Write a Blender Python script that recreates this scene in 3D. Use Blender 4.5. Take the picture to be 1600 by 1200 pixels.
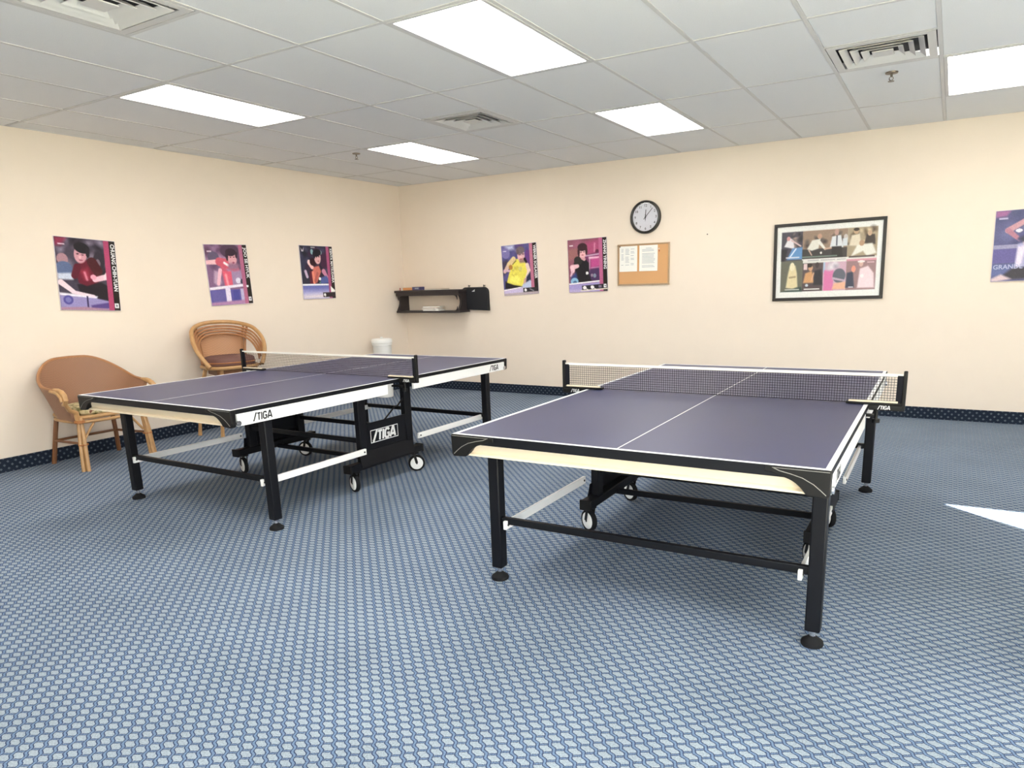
import bpy, bmesh, math, random
import numpy as np
from mathutils import Vector, Matrix

for o in list(bpy.data.objects):
    bpy.data.objects.remove(o, do_unlink=True)
SC = bpy.context.scene
COL = SC.collection
random.seed(5)

# ------------------------------------------------------------------ camera
# world: back wall y = 0, left wall x = 0, floor z = 0 (metres); pose solved from the
# 2x4 ft ceiling grid, the two regulation tables and the wall base lines.
F_PX, YAW, PIT, ROLL = 1097.326, -0.5322, -0.2232, -0.0276
CAM = Vector((6.5317, -7.6966, 1.3834))
_d = Vector((math.sin(YAW)*math.cos(PIT), math.cos(YAW)*math.cos(PIT), math.sin(PIT)))
_r = Vector((math.cos(YAW), -math.sin(YAW), 0))
_u = _r.cross(_d)
_r2 = _r*math.cos(ROLL) + _u*math.sin(ROLL)
_u2 = -_r*math.sin(ROLL) + _u*math.cos(ROLL)
cam_data = bpy.data.cameras.new('camera')
cam = bpy.data.objects.new('camera', cam_data)
COL.objects.link(cam)
cam.matrix_world = Matrix(((_r2.x, _u2.x, -_d.x, CAM.x), (_r2.y, _u2.y, -_d.y, CAM.y),
                           (_r2.z, _u2.z, -_d.z, CAM.z), (0, 0, 0, 1)))
cam_data.sensor_width = 36.0
cam_data.lens = F_PX/1600*36.0
cam_data.shift_x = -34.1/1600
cam_data.shift_y = 91.9/1600
cam_data.clip_start = 0.05
SC.camera = cam

# ------------------------------------------------------------------ sky, sun, exposure
SUN_ELEV = math.radians(40.2)
SUN_AZ = Vector((0.77, -0.63, 0)).normalized()      # towards the sun
PANEL_RADIANCE = 13.0
world = bpy.data.worlds.new('world'); SC.world = world
world.use_nodes = True
nt = world.node_tree
bg = nt.nodes['Background']
sky = nt.nodes.new('ShaderNodeTexSky')
sky.sky_type = 'NISHITA'
sky.sun_disc = False
sky.sun_elevation = SUN_ELEV
sky.sun_rotation = math.atan2(SUN_AZ.x, SUN_AZ.y)
hs = nt.nodes.new('ShaderNodeHueSaturation'); hs.inputs['Saturation'].default_value = 0.45
nt.links.new(sky.outputs['Color'], hs.inputs['Color'])
nt.links.new(hs.outputs['Color'], bg.inputs['Color'])
bg.inputs["Strength"].default_value = 1.1
sun_d = bpy.data.lights.new('sun', 'SUN')
sun_d.energy = 110.0
sun_d.angle = math.radians(0.7)
sun_d.color = (1.0, 0.95, 0.87)
sun = bpy.data.objects.new('sun', sun_d)
COL.objects.link(sun)
to_sun = (SUN_AZ*math.cos(SUN_ELEV) + Vector((0, 0, math.sin(SUN_ELEV))))
sun.rotation_euler = to_sun.to_track_quat('Z', 'Y').to_euler()
sun.location = (14, -10, 9)
def portal(name, loc, sx, sz, direction):
    d = bpy.data.lights.new(name, 'AREA'); d.shape = 'RECTANGLE'; d.size = sx; d.size_y = sz; d.cycles.is_portal = True
    o = bpy.data.objects.new(name, d); COL.objects.link(o); o.location = loc
    o.rotation_euler = Vector(direction).to_track_quat('-Z', 'Z').to_euler()
portal('side_window_portal', (7.76, -7.05, 1.175), 3.5, 2.15, (-1, 0, 0))
portal('rear_window_portal', (6.68, -9.16, 1.275), 1.48, 2.35, (0, 1, 0))
portal('entry_door_portal', (9.145, -4.56, 1.1), 1.45, 2.15, (0, 1, 0))
vs = SC.view_settings
vs.view_transform = 'Standard'
vs.look = 'None'
vs.exposure = 0.0
vs.gamma = 1.0
vs.use_curve_mapping = False

# ------------------------------------------------------------------ material helpers
def srgb(*c):
    return tuple(((v/255)/12.92 if v/255 <= 0.04045 else ((v/255+0.055)/1.055)**2.4) for v in c) + (1.0,)

def mat(name, col, rough=0.5, metal=0.0, spec=0.5, noise=0.0, nscale=40.0, bump=0.0, bscale=None):
    m = bpy.data.materials.new(name); m.use_nodes = True
    n = m.node_tree.nodes; l = m.node_tree.links
    b = n['Principled BSDF']
    b.inputs['Base Color'].default_value = col
    b.inputs['Roughness'].default_value = rough
    b.inputs['Metallic'].default_value = metal
    b.inputs['Specular IOR Level'].default_value = spec
    if noise or bump:
        tc = n.new('ShaderNodeTexCoord')
        nz = n.new('ShaderNodeTexNoise'); nz.inputs['Scale'].default_value = nscale
        nz.inputs['Detail'].default_value = 4
        l.new(tc.outputs['Object'], nz.inputs['Vector'])
        if noise:
            mx = n.new('ShaderNodeMix'); mx.data_type = 'RGBA'
            mx.inputs['A'].default_value = tuple(c*(1-noise) for c in col[:3]) + (1,)
            mx.inputs['B'].default_value = tuple(min(1, c*(1+noise)) for c in col[:3]) + (1,)
            l.new(nz.outputs['Fac'], mx.inputs['Factor'])
            l.new(mx.outputs['Result'], b.inputs['Base Color'])
        if bump:
            nb = nz
            if bscale:
                nb = n.new('ShaderNodeTexNoise'); nb.inputs['Scale'].default_value = bscale
                l.new(tc.outputs['Object'], nb.inputs['Vector'])
            bp = n.new('ShaderNodeBump'); bp.inputs['Strength'].default_value = bump
            bp.inputs['Distance'].default_value = 0.002
            l.new(nb.outputs['Fac'], bp.inputs['Height'])
            l.new(bp.outputs['Normal'], b.inputs['Normal'])
    return m

def M_math(nt, op, a, b=None, c=None):
    n = nt.nodes.new('ShaderNodeMath'); n.operation = op
    for i, v in enumerate((a, b, c)):
        if v is None: continue
        if isinstance(v, (int, float)): n.inputs[i].default_value = v
        else: nt.links.new(v, n.inputs[i])
    return n.outputs[0]

def carpet_mat(name, pad, mid, dark, axes, pitch=0.0403, half=0.335, ring=0.425, wig=0.09, rough=0.95, weave=True):
    """woven carpet: light pads on a 45 degree lattice, each with a dark yarn outline"""
    m = bpy.data.materials.new(name); m.use_nodes = True
    t = m.node_tree; n = t.nodes; l = t.links
    b = n['Principled BSDF']; b.inputs['Roughness'].default_value = rough
    b.inputs['Specular IOR Level'].default_value = 0.15
    tc = n.new('ShaderNodeTexCoord'); sp = n.new('ShaderNodeSeparateXYZ')
    l.new(tc.outputs['Object'], sp.inputs[0])
    X, Y = sp.outputs[axes[0]], sp.outputs[axes[1]]
    k = 1/(math.sqrt(2)*pitch)
    s = M_math(t, 'MULTIPLY', M_math(t, 'SUBTRACT', X, Y), k)
    q = M_math(t, 'MULTIPLY', M_math(t, 'ADD', X, Y), k)
    w = M_math(t, 'MULTIPLY', M_math(t, 'SINE', M_math(t, 'MULTIPLY', s, 2*math.pi)), wig)
    q = M_math(t, 'ADD', q, w)
    w2 = M_math(t, 'MULTIPLY', M_math(t, 'SINE', M_math(t, 'MULTIPLY', q, 2*math.pi)), wig*0.6)
    s = M_math(t, 'ADD', s, w2)
    nz = n.new('ShaderNodeTexNoise'); nz.inputs['Scale'].default_value = 420
    l.new(tc.outputs['Object'], nz.inputs['Vector'])
    jit = M_math(t, 'MULTIPLY', M_math(t, 'SUBTRACT', nz.outputs['Fac'], 0.5), 0.14)
    fa = M_math(t, 'ADD', M_math(t, 'ABSOLUTE', M_math(t, 'SUBTRACT', M_math(t, 'FRACT', s), 0.5)), jit)
    fb = M_math(t, 'ADD', M_math(t, 'ABSOLUTE', M_math(t, 'SUBTRACT', M_math(t, 'FRACT', q), 0.5)), jit)
    def ramp(val, stops):
        cr = n.new('ShaderNodeValToRGB'); e = cr.color_ramp.elements
        e[0].position, e[0].color = stops[0]; e[1].position, e[1].color = stops[1]
        for p_, c_ in stops[2:]:
            x = e.new(p_); x.color = c_
        l.new(val, cr.inputs[0]); return cr
    if weave:      # double yarn lines along one diagonal, a single line along the other
        rq = ramp(fb, [(half-.01, pad), (half+.02, dark), (half+.075, dark), (half+.10, mid)])
        rs = ramp(fa, [(half+.055, pad), (half+.085, dark), (half+.125, dark), (half+.15, mid)])
        pick = M_math(t, 'GREATER_THAN', fb, half-.005)
        cr = n.new('ShaderNodeMix'); cr.data_type = 'RGBA'
        l.new(pick, cr.inputs['Factor']); l.new(rs.outputs[0], cr.inputs['A']); l.new(rq.outputs[0], cr.inputs['B'])
        cr_out = cr.outputs['Result']
    else:
        cr_out = ramp(M_math(t, 'SMOOTH_MAX', fa, fb, 0.12), [(half-.03, pad), (half+.02, dark), (ring, dark), (ring+.04, mid)]).outputs[0]
    mm = M_math(t, 'MAXIMUM', fa, fb)
    nz2 = n.new('ShaderNodeTexNoise'); nz2.inputs['Scale'].default_value = 2.2; nz2.inputs['Detail'].default_value = 3
    l.new(tc.outputs['Object'], nz2.inputs['Vector'])
    br = n.new('ShaderNodeMix'); br.data_type = 'RGBA'; br.blend_type = 'MULTIPLY'
    br.inputs['Factor'].default_value = 1
    g = n.new('ShaderNodeValToRGB')
    g.color_ramp.elements[0].position = 0.3; g.color_ramp.elements[0].color = (.86, .86, .86, 1)
    g.color_ramp.elements[1].position = 0.7; g.color_ramp.elements[1].color = (1, 1, 1, 1)
    l.new(nz2.outputs['Fac'], g.inputs[0])
    gr = n.new('ShaderNodeMix'); gr.data_type = 'RGBA'; gr.blend_type = 'MULTIPLY'; gr.inputs['Factor'].default_value = 1
    nz3 = n.new('ShaderNodeTexNoise'); nz3.inputs['Scale'].default_value = 190; nz3.inputs['Detail'].default_value = 3
    l.new(tc.outputs['Object'], nz3.inputs['Vector'])
    g3 = ramp(nz3.outputs['Fac'], [(.3, (.72, .72, .72, 1)), (.7, (1.2, 1.2, 1.2, 1))])
    l.new(cr_out, gr.inputs['A']); l.new(g3.outputs[0], gr.inputs['B'])
    l.new(gr.outputs['Result'], br.inputs['A']); l.new(g.outputs[0], br.inputs['B'])
    l.new(br.outputs['Result'], b.inputs['Base Color'])
    bp = n.new('ShaderNodeBump'); bp.inputs['Strength'].default_value = 0.5; bp.inputs['Distance'].default_value = 0.003
    bp.invert = True
    l.new(mm, bp.inputs['Height']); l.new(bp.outputs['Normal'], b.inputs['Normal'])
    return m

def emit_mat(name, col, strength):
    m = bpy.data.materials.new(name); m.use_nodes = True
    n = m.node_tree.nodes; b = n['Principled BSDF']
    b.inputs['Base Color'].default_value = (.8, .8, .8, 1)
    b.inputs['Emission Color'].default_value = col
    b.inputs['Emission Strength'].default_value = strength
    return m

def print_mat(name, rough=0.35):
    m = bpy.data.materials.new(name); m.use_nodes = True
    n = m.node_tree.nodes; l = m.node_tree.links
    a = n.new('ShaderNodeVertexColor'); a.layer_name = 'print'
    l.new(a.outputs['Color'], n['Principled BSDF'].inputs['Base Color'])
    n['Principled BSDF'].inputs['Roughness'].default_value = rough
    n['Principled BSDF'].inputs['Specular IOR Level'].default_value = 0.3
    return m

def glass_mat(name):
    m = bpy.data.materials.new(name); m.use_nodes = True
    n = m.node_tree.nodes; l = m.node_tree.links
    out = n['Material Output']; n.remove(n['Principled BSDF'])
    tr = n.new('ShaderNodeBsdfTransparent'); gl = n.new('ShaderNodeBsdfGlossy')
    gl.inputs['Roughness'].default_value = 0.02
    lw = n.new('ShaderNodeLayerWeight'); lw.inputs['Blend'].default_value = 0.5
    fac = M_math(m.node_tree, 'MULTIPLY_ADD', M_math(m.node_tree, 'POWER', lw.outputs['Facing'], 5.0), 0.9, 0.04)
    mx = n.new('ShaderNodeMixShader')
    l.new(fac, mx.inputs[0]); l.new(tr.outputs[0], mx.inputs[1]); l.new(gl.outputs[0], mx.inputs[2])
    l.new(mx.outputs[0], out.inputs[0])
    return m

def weave_mat(name, c1, c2, scale=90.0, rough=0.55, axes=(1, 2)):
    m = bpy.data.materials.new(name); m.use_nodes = True
    t = m.node_tree; n = t.nodes; l = t.links
    b = n['Principled BSDF']; b.inputs['Roughness'].default_value = rough
    tc = n.new('ShaderNodeTexCoord')
    sp = n.new('ShaderNodeSeparateXYZ'); l.new(tc.outputs['Object'], sp.inputs[0])
    a = M_math(t, 'SINE', M_math(t, 'MULTIPLY', M_math(t, 'ADD', sp.outputs[axes[0]], sp.outputs[0]), scale*6.28/2))
    c = M_math(t, 'SINE', M_math(t, 'MULTIPLY', sp.outputs[axes[1]], scale*6.28))
    h = M_math(t, 'MULTIPLY', a, c)
    f = M_math(t, 'MULTIPLY_ADD', h, 0.5, 0.5)
    mx = n.new('ShaderNodeMix'); mx.data_type = 'RGBA'
    mx.inputs['A'].default_value = c1; mx.inputs['B'].default_value = c2
    l.new(f, mx.inputs['Factor']); l.new(mx.outputs['Result'], b.inputs['Base Color'])
    bp = n.new('ShaderNodeBump'); bp.inputs['Strength'].default_value = 0.4; bp.inputs['Distance'].default_value = 0.003
    l.new(f, bp.inputs['Height']); l.new(bp.outputs['Normal'], b.inputs['Normal'])
    return m

MT = {}
MT['wall'] = mat('cream_wall_paint', srgb(236, 222, 206), 0.75, spec=0.25, noise=0.02, nscale=6, bump=0.15, bscale=220)
MT['tile'] = mat('ceiling_tile', srgb(229, 229, 229), 0.95, spec=0.1, noise=0.05, nscale=160, bump=0.35, bscale=260)
MT['rail'] = mat('ceiling_rail', srgb(204, 202, 200), 0.6)
MT['panel'] = emit_mat('light_panel', (1.0, 0.985, 0.96, 1), PANEL_RADIANCE)
MT['carpet'] = carpet_mat('carpet', srgb(148, 159, 170), srgb(104, 125, 154), srgb(36, 52, 86), (0, 1), half=0.315)
MT['base_l'] = carpet_mat('carpet_base_left', srgb(92, 102, 112), srgb(44, 52, 66), srgb(36, 44, 58), (1, 2), half=0.2, ring=0.5, wig=0, weave=False)
MT['base_b'] = carpet_mat('carpet_base_back', srgb(92, 102, 112), srgb(44, 52, 66), srgb(36, 44, 58), (0, 2), half=0.2, ring=0.5, wig=0, weave=False)
MT['top'] = mat('table_top', srgb(58, 60, 94), 0.42, spec=0.5, noise=0.06, nscale=3)
MT['line'] = mat('white_line', srgb(240, 240, 240), 0.5)
MT['black'] = mat('black_metal', srgb(12, 13, 18), 0.5, spec=0.25, noise=0.08, nscale=30)
MT['plastic'] = mat('black_plastic', srgb(19, 18, 18), 0.5, spec=0.25)
MT['rubber'] = mat('rubber', srgb(24, 24, 26), 0.8, spec=0.2)
MT['grey'] = mat('highlight_grey', srgb(120, 118, 112), 0.5)
MT['white'] = mat('white_enamel', srgb(238, 238, 236), 0.4)
MT['apron'] = mat('cream_enamel', srgb(226, 211, 186), 0.45)
MT['chrome'] = mat('chrome', srgb(205, 205, 210), 0.25, metal=0.9)
MT['ink'] = mat('black_ink', srgb(22, 24, 28), 0.5)
MT['net'] = mat('net_cord', srgb(30, 30, 36), 0.8, spec=0.1)
MT['tape'] = mat('net_tape', srgb(236, 232, 224), 0.8, spec=0.1)
MT['rattan'] = mat('rattan', srgb(186, 144, 96), 0.4, noise=0.25, nscale=25)
MT['rattan_d'] = mat('rattan_dark', srgb(128, 84, 52), 0.45, noise=0.2, nscale=25)
MT['rim'] = mat('rattan_rim', srgb(168, 118, 78), 0.45, noise=0.15, nscale=25)
MT['bind'] = mat('rattan_binding', srgb(172, 112, 62), 0.5)
MT['wicker'] = weave_mat('wicker', srgb(140, 101, 77), srgb(164, 123, 97), 75)
MT['cane'] = weave_mat('cane', srgb(172, 122, 88), srgb(204, 158, 120), 60)
MT['cush'] = mat('brown_cushion', srgb(112, 78, 70), 0.8, noise=0.1, nscale=60)
MT['bucket'] = mat('white_plastic', srgb(244, 244, 240), 0.45)
MT['dkwood'] = mat('dark_wood', srgb(50, 44, 44), 0.45, noise=0.15, nscale=18)
MT['bag'] = mat('black_nylon', srgb(20, 21, 26), 0.75, noise=0.15, nscale=90, bump=0.3)
MT['cork'] = mat('cork', srgb(212, 164, 116), 0.9, spec=0.1, noise=0.18, nscale=170)
MT['oak'] = mat('oak_trim', srgb(176, 148, 116), 0.5, noise=0.12, nscale=30)
MT['paper'] = mat('paper', srgb(240, 240, 234), 0.8, spec=0.1)
MT['pprint'] = mat('printed_grey', srgb(150, 156, 170), 0.8, spec=0.1)
MT['board'] = mat('poster_board', srgb(214, 206, 214), 0.6)
MT['print'] = print_mat('poster_print')
MT['frame'] = mat('black_frame', srgb(38, 34, 32), 0.35)
MT['clockrim'] = mat('clock_rim', srgb(42, 40, 36), 0.35)
MT['clockface'] = mat('clock_face', srgb(228, 228, 236), 0.6)
MT['glass'] = glass_mat('clear_glass')
MT['blue'] = mat('blue_card', srgb(70, 66, 110), 0.5)
MT['orange'] = mat('orange_card', srgb(214, 150, 96), 0.6)
MT['pink'] = mat('pink_card', srgb(206, 160, 160), 0.6)
MT['red'] = mat('red_plastic', srgb(150, 40, 40), 0.4)
MT['vent'] = mat('vent_enamel', srgb(206, 204, 202), 0.5)
MT['dark'] = mat('duct_shade', srgb(60, 60, 62), 0.9)
MT['brass'] = mat('brass', srgb(120, 110, 100), 0.35, metal=0.8)
MT['ground'] = mat('outdoor_ground', srgb(184, 188, 172), 0.95, noise=0.1, nscale=3)
MT['alu'] = mat('aluminium', srgb(190, 190, 192), 0.4, metal=0.6)

def cushion_pattern():
    m = bpy.data.materials.new('patterned_fabric'); m.use_nodes = True
    n = m.node_tree.nodes; l = m.node_tree.links; b = n['Principled BSDF']; b.inputs['Roughness'].default_value = 0.9
    tc = n.new('ShaderNodeTexCoord'); v = n.new('ShaderNodeTexNoise'); v.inputs['Scale'].default_value = 22
    l.new(tc.outputs['Object'], v.inputs['Vector'])
    cr = n.new('ShaderNodeValToRGB'); e = cr.color_ramp.elements
    e[0].position = .38; e[0].color = srgb(110, 104, 64); e[1].position = .5; e[1].color = srgb(196, 180, 138)
    x = e.new(.62); x.color = srgb(206, 190, 150); x = e.new(.7); x.color = srgb(120, 72, 52)
    l.new(v.outputs['Fac'], cr.inputs[0]); l.new(cr.outputs[0], b.inputs['Base Color'])
    return m
MT['pattern'] = cushion_pattern()

# ------------------------------------------------------------------ mesh helpers
class MB:
    def __init__(s): s.v = []; s.f = []
    def add(s, vs, fs):
        o = len(s.v); s.v += [tuple(v) for v in vs]; s.f += [tuple(i+o for i in f) for f in fs]; return s
    def box(s, c, d, R=None):
        hx, hy, hz = d[0]/2, d[1]/2, d[2]/2
        P = [Vector((x, y, z)) for x in (-hx, hx) for y in (-hy, hy) for z in (-hz, hz)]
        if R is not None: P = [R @ p for p in P]
        P = [p+Vector(c) for p in P]
        return s.add(P, [(0, 1, 3, 2), (4, 6, 7, 5), (0, 4, 5, 1), (2, 3, 7, 6), (0, 2, 6, 4), (1, 5, 7, 3)])
    def bb(s, x0, x1, y0, y1, z0, z1):
        return s.box(((x0+x1)/2, (y0+y1)/2, (z0+z1)/2), (abs(x1-x0), abs(y1-y0), abs(z1-z0)))
    def bar(s, a, b, w, h, up=Vector((0, 0, 1))):
        a, b = Vector(a), Vector(b); d = (b-a); L = d.length; d.normalize()
        side = d.cross(up); side.normalize(); u2 = side.cross(d)
        R = Matrix((d, side, u2)).transposed()
        return s.box((a+b)/2, (L, w, h), R)
    def tube(s, pts, r, n=8, cap=True, closed=False):
        pts = [Vector(p) for p in pts]; N = len(pts)
        rr = r if isinstance(r, (list, tuple)) else [r]*N
        rings = []; prev = None
        for i, p in enumerate(pts):
            if closed: t = pts[(i+1) % N]-pts[i-1]
            else: t = pts[min(i+1, N-1)]-pts[max(i-1, 0)]
            t.normalize()
            if prev is None:
                a = Vector((0, 0, 1)) if abs(t.z) < .9 else Vector((1, 0, 0))
                x = t.cross(a)
            else:
                x = prev - t*prev.dot(t)
            x.normalize(); prev = x; y = t.cross(x)
            rings.append([p+(x*math.cos(2*math.pi*k/n)+y*math.sin(2*math.pi*k/n))*rr[i] for k in range(n)])
        vs = [v for R in rings for v in R]; fs = []
        M = N if closed else N-1
        for i in range(M):
            j = (i+1) % N
            for k in range(n):
                fs.append((i*n+k, i*n+(k+1) % n, j*n+(k+1) % n, j*n+k))
        if cap and not closed:
            fs.append(tuple(range(n-1, -1, -1))); fs.append(tuple((N-1)*n+k for k in range(n)))
        return s.add(vs, fs)
    def cyl(s, a, b, r, n=20, r2=None):
        return s.tube([a, b], [r, r if r2 is None else r2], n)
    def lathe(s, prof, c=(0, 0, 0), n=28, R=None):
        vs = []; fs = []
        for (r, z) in prof:
            for k in range(n):
                p = Vector((r*math.cos(2*math.pi*k/n), r*math.sin(2*math.pi*k/n), z))
                if R is not None: p = R @ p
                vs.append(p+Vector(c))
        m = len(prof)
        for i in range(m-1):
            for k in range(n):
                fs.append((i*n+k, i*n+(k+1) % n, (i+1)*n+(k+1) % n, (i+1)*n+k))
        fs.append(tuple(range(n-1, -1, -1))); fs.append(tuple((m-1)*n+k for k in range(n)))
        return s.add(vs, fs)
    def prism(s, poly, fn0, fn1):
        n = len(poly)
        vs = [fn0(*p) for p in poly]+[fn1(*p) for p in poly]
        fs = [tuple(range(n-1, -1, -1)), tuple(range(n, 2*n))]
        fs += [(i, (i+1) % n, n+(i+1) % n, n+i) for i in range(n)]
        return s.add(vs, fs)
    def mesh(s, name, material, smooth=True):
        me = bpy.data.meshes.new(name)
        me.from_pydata(s.v, [], s.f)
        bm = bmesh.new(); bm.from_mesh(me)
        bmesh.ops.recalc_face_normals(bm, faces=bm.faces)
        bm.to_mesh(me); bm.free()
        if smooth:
            me.shade_smooth(); me.set_sharp_from_angle(angle=math.radians(35))
        me.materials.append(material)
        return me
    def build(s, name, material, parent=None, bevel=0, smooth=True, segs=2):
        o = bpy.data.objects.new(name, s.mesh(name, material, smooth)); COL.objects.link(o)
        if parent: o.parent = parent
        if bevel:
            b = o.modifiers.new('bevel', 'BEVEL'); b.width = bevel; b.segments = segs; b.limit_method = 'ANGLE'
            b.angle_limit = math.radians(40)
        return o

def tag(o, label=None, cat=None, group=None, kind=None):
    if label: o['label'] = label
    if cat: o['category'] = cat
    if group: o['group'] = group
    if kind: o['kind'] = kind
    return o
def thing(name, label, cat, loc=(0, 0, 0), rz=0.0, group=None):
    o = bpy.data.objects.new(name, None); COL.objects.link(o)
    o.location = loc; o.rotation_euler = (0, 0, rz); o.empty_display_size = 0.1
    return tag(o, label, cat, group)
def instance(name, me, loc, parent=None, rot=None):
    o = bpy.data.objects.new(name, me); COL.objects.link(o); o.location = loc
    if rot: o.rotation_euler = rot
    if parent: o.parent = parent
    return o
def copy_tree(o, parent=None):
    c = o.copy(); COL.objects.link(c); c.parent = parent
    for ch in o.children: copy_tree(ch, c)
    return c

def text_mesh(body, size, material, name='lettering', bold=0.0, align='LEFT', small_caps=None, spacing=1.0):
    cu = bpy.data.curves.new(name, 'FONT'); cu.body = body; cu.size = size; cu.offset = bold
    cu.align_x = align; cu.align_y = 'CENTER'; cu.space_character = spacing; cu.resolution_u = 2
    if small_caps:
        cu.body = body.lower() if False else body
    ob = bpy.data.objects.new(name, cu); COL.objects.link(ob)
    bpy.context.view_layer.update()
    dg = bpy.context.evaluated_depsgraph_get()
    me = bpy.data.meshes.new_from_object(ob.evaluated_get(dg))
    bpy.data.objects.remove(ob, do_unlink=True); bpy.data.curves.remove(cu)
    me.name = name; me.materials.clear(); me.materials.append(material)
    return me

def strokes(lines, w):
    """flat stroke lettering in the x-z plane, facing -y; returns MB"""
    b = MB()
    for L in lines:
        P = [Vector((x, 0, z)) for x, z in L]
        for i in range(len(P)-1):
            a, c = P[i].copy(), P[i+1].copy(); d = (c-a).normalized()
            nrm = Vector((-d.z, 0, d.x))*w/2
            e = w*0.35
            if i > 0: a -= d*e
            if i < len(P)-2: c += d*e
            b.add([a+nrm, a-nrm, c-nrm, c+nrm], [(0, 1, 2, 3)])
    return b
LOGO = [[(-.08, .03), (.06, .03), (.40, .97), (.54, .97)], [(.60, .92), (1.12, .92)], [(.86, .92), (.86, 0)], [(1.30, 1), (1.30, 0)],
        [(2.08, .78), (1.96, .94), (1.70, .94), (1.56, .76), (1.56, .24), (1.70, .06), (1.96, .06), (2.08, .22), (2.08, .46), (1.84, .46)],
        [(2.28, 0), (2.56, .97), (2.68, .97), (2.96, 0)], [(2.40, .28), (2.84, .28)]]
def logo(height, weight=.15, shear=0.08):
    s = height
    return strokes([[((x+shear*z)*s, z*s) for x, z in L] for L in LOGO], weight*s)

# ------------------------------------------------------------------ room shell
H = 2.697
XR, YF, XC, YR = 9.95, -4.40, 7.60, -9.00      # right wall, entry wall, side wall of camera bay, rear wall
def wall(name, boxes):
    m = MB()
    for b in boxes: m.bb(*b)
    return tag(m.build(name, MT['wall'], smooth=False), kind='structure')

fl = MB().bb(-.15, XC+.15, YR-.15, .15, -.06, 0).bb(XC+.15, XR+.15, YF-.15, .15, -.06, 0).build('floor', MT['carpet'], smooth=False)
tag(fl, 'blue grey woven carpet with small light pads over the whole floor', kind='structure')
tag(wall('wall_left', [(-.15, 0, YR, .15, 0, H+.2)]), 'cream painted wall on the left')
tag(wall('wall_back', [(0, XR, 0, .15, 0, H+.2)]), 'cream painted back wall')
wall('wall_right', [(XR, XR+.15, YF-.15, .15, 0, H+.2)])
DX0, DX1, DZ = 8.44, 9.85, 2.19
wall('wall_front', [(XC-.0, DX0, YF-.15, YF, 0, H+.2), (DX1, XR, YF-.15, YF, 0, H+.2), (DX0, DX1, YF-.15, YF, DZ, H+.2)])
SY = [-8.80+i*.875 for i in range(5)]; SZ0, SZ1 = .10, 2.25     # storefront glazing of the side wall under an awning added to block the sun
wall('wall_side', [(XC, XC+.15, YR, YF-.15, 0, SZ0), (XC, XC+.15, YR, YF-.15, SZ1, H+.2), (XC, XC+.15, YR, SY[0], SZ0, SZ1), (XC, XC+.15, SY[-1], YF-.15, SZ0, SZ1)])
for i in range(4):
    a, b = SY[i], SY[i+1]; f = MB()
    for (y0, y1, z0, z1) in ((a, b, SZ0, SZ0+.05), (a, b, SZ1-.05, SZ1), (a, a+.03, SZ0+.05, SZ1-.05), (b-.03, b, SZ0+.05, SZ1-.05)):
        f.bb(XC+.05, XC+.11, y0, y1, z0, z1)
    w = tag(f.build('window_%d' % (i+1), MT['alu'], smooth=False), kind='structure')
    MB().add([(XC+.08, a+.03, SZ0+.05), (XC+.08, b-.03, SZ0+.05), (XC+.08, b-.03, SZ1-.05), (XC+.08, a+.03, SZ1-.05)], [(0, 1, 2, 3)]).build('pane', MT['glass'], w, smooth=False)
tag(MB().bb(XC+.15, XC+2.3, -11.5, -5.2, 2.50, 2.60).build('sun_block_awning_1', MT['alu'], smooth=False), kind='structure')  # unseen awning, added to keep direct sun off the side glazing
RX = [5.94+i*.74 for i in range(3)]; RZ0, RZ1 = .10, 2.45     # storefront glazing of the rear wall, two bays
wall('wall_rear', [(0, XC, YR-.15, YR, 0, RZ0), (0, XC, YR-.15, YR, RZ1, H+.2), (0, RX[0], YR-.15, YR, RZ0, RZ1), (RX[-1], XC, YR-.15, YR, RZ0, RZ1)])
for i in range(2):
    a, b = RX[i], RX[i+1]; f = MB()
    for (x0, x1, z0, z1) in ((a, b, RZ0, RZ0+.05), (a, b, RZ1-.05, RZ1), (a, a+.03, RZ0+.05, RZ1-.05), (b-.03, b, RZ0+.05, RZ1-.05)):
        f.bb(x0, x1, YR-.10, YR-.04, z0, z1)
    w = tag(f.build('window_%d' % (i+5), MT['alu'], smooth=False), kind='structure')
    MB().add([(a+.03, YR-.07, RZ0+.05), (b-.03, YR-.07, RZ0+.05), (b-.03, YR-.07, RZ1-.05), (a+.03, YR-.07, RZ1-.05)], [(0, 1, 2, 3)]).build('pane', MT['glass'], w, smooth=False)
# the glazed entry door (outside the picture, they let the daylight in)
f = MB()
for a, b, c, d in ((DX0, DX0+.03, 0, DZ), (DX1-.03, DX1, 0, DZ), (DX0+.03, DX1-.03, 0, .08), (DX0+.03, DX1-.03, DZ-.03, DZ)):
    f.bb(a, b, YF-.11, YF-.06, c, d)
dr = tag(f.build('door_1', MT['alu'], smooth=False), kind='structure')
MB().add([(DX0+.03, YF-.085, .08), (DX1-.03, YF-.085, .08), (DX1-.03, YF-.085, DZ-.03), (DX0+.03, YF-.085, DZ-.03)], [(0, 1, 2, 3)]).build('pane', MT['glass'], dr, smooth=False)
tag(MB().bb(-8, 30, -25, 12, -.35, -.12).build('ground', MT['ground'], smooth=False), kind='structure')

# carpet base strips along the walls
BBH = 0.113
tag(MB().bb(0, .012, YR, -.012, 0, BBH).build('baseboard_left', MT['base_l'], smooth=False), 'dark carpet base strip along the left wall', kind='structure')
tag(MB().bb(0, XR, -.012, 0, 0, BBH).build('baseboard_back', MT['base_b'], smooth=False), 'dark carpet base strip along the back wall', kind='structure')

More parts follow.
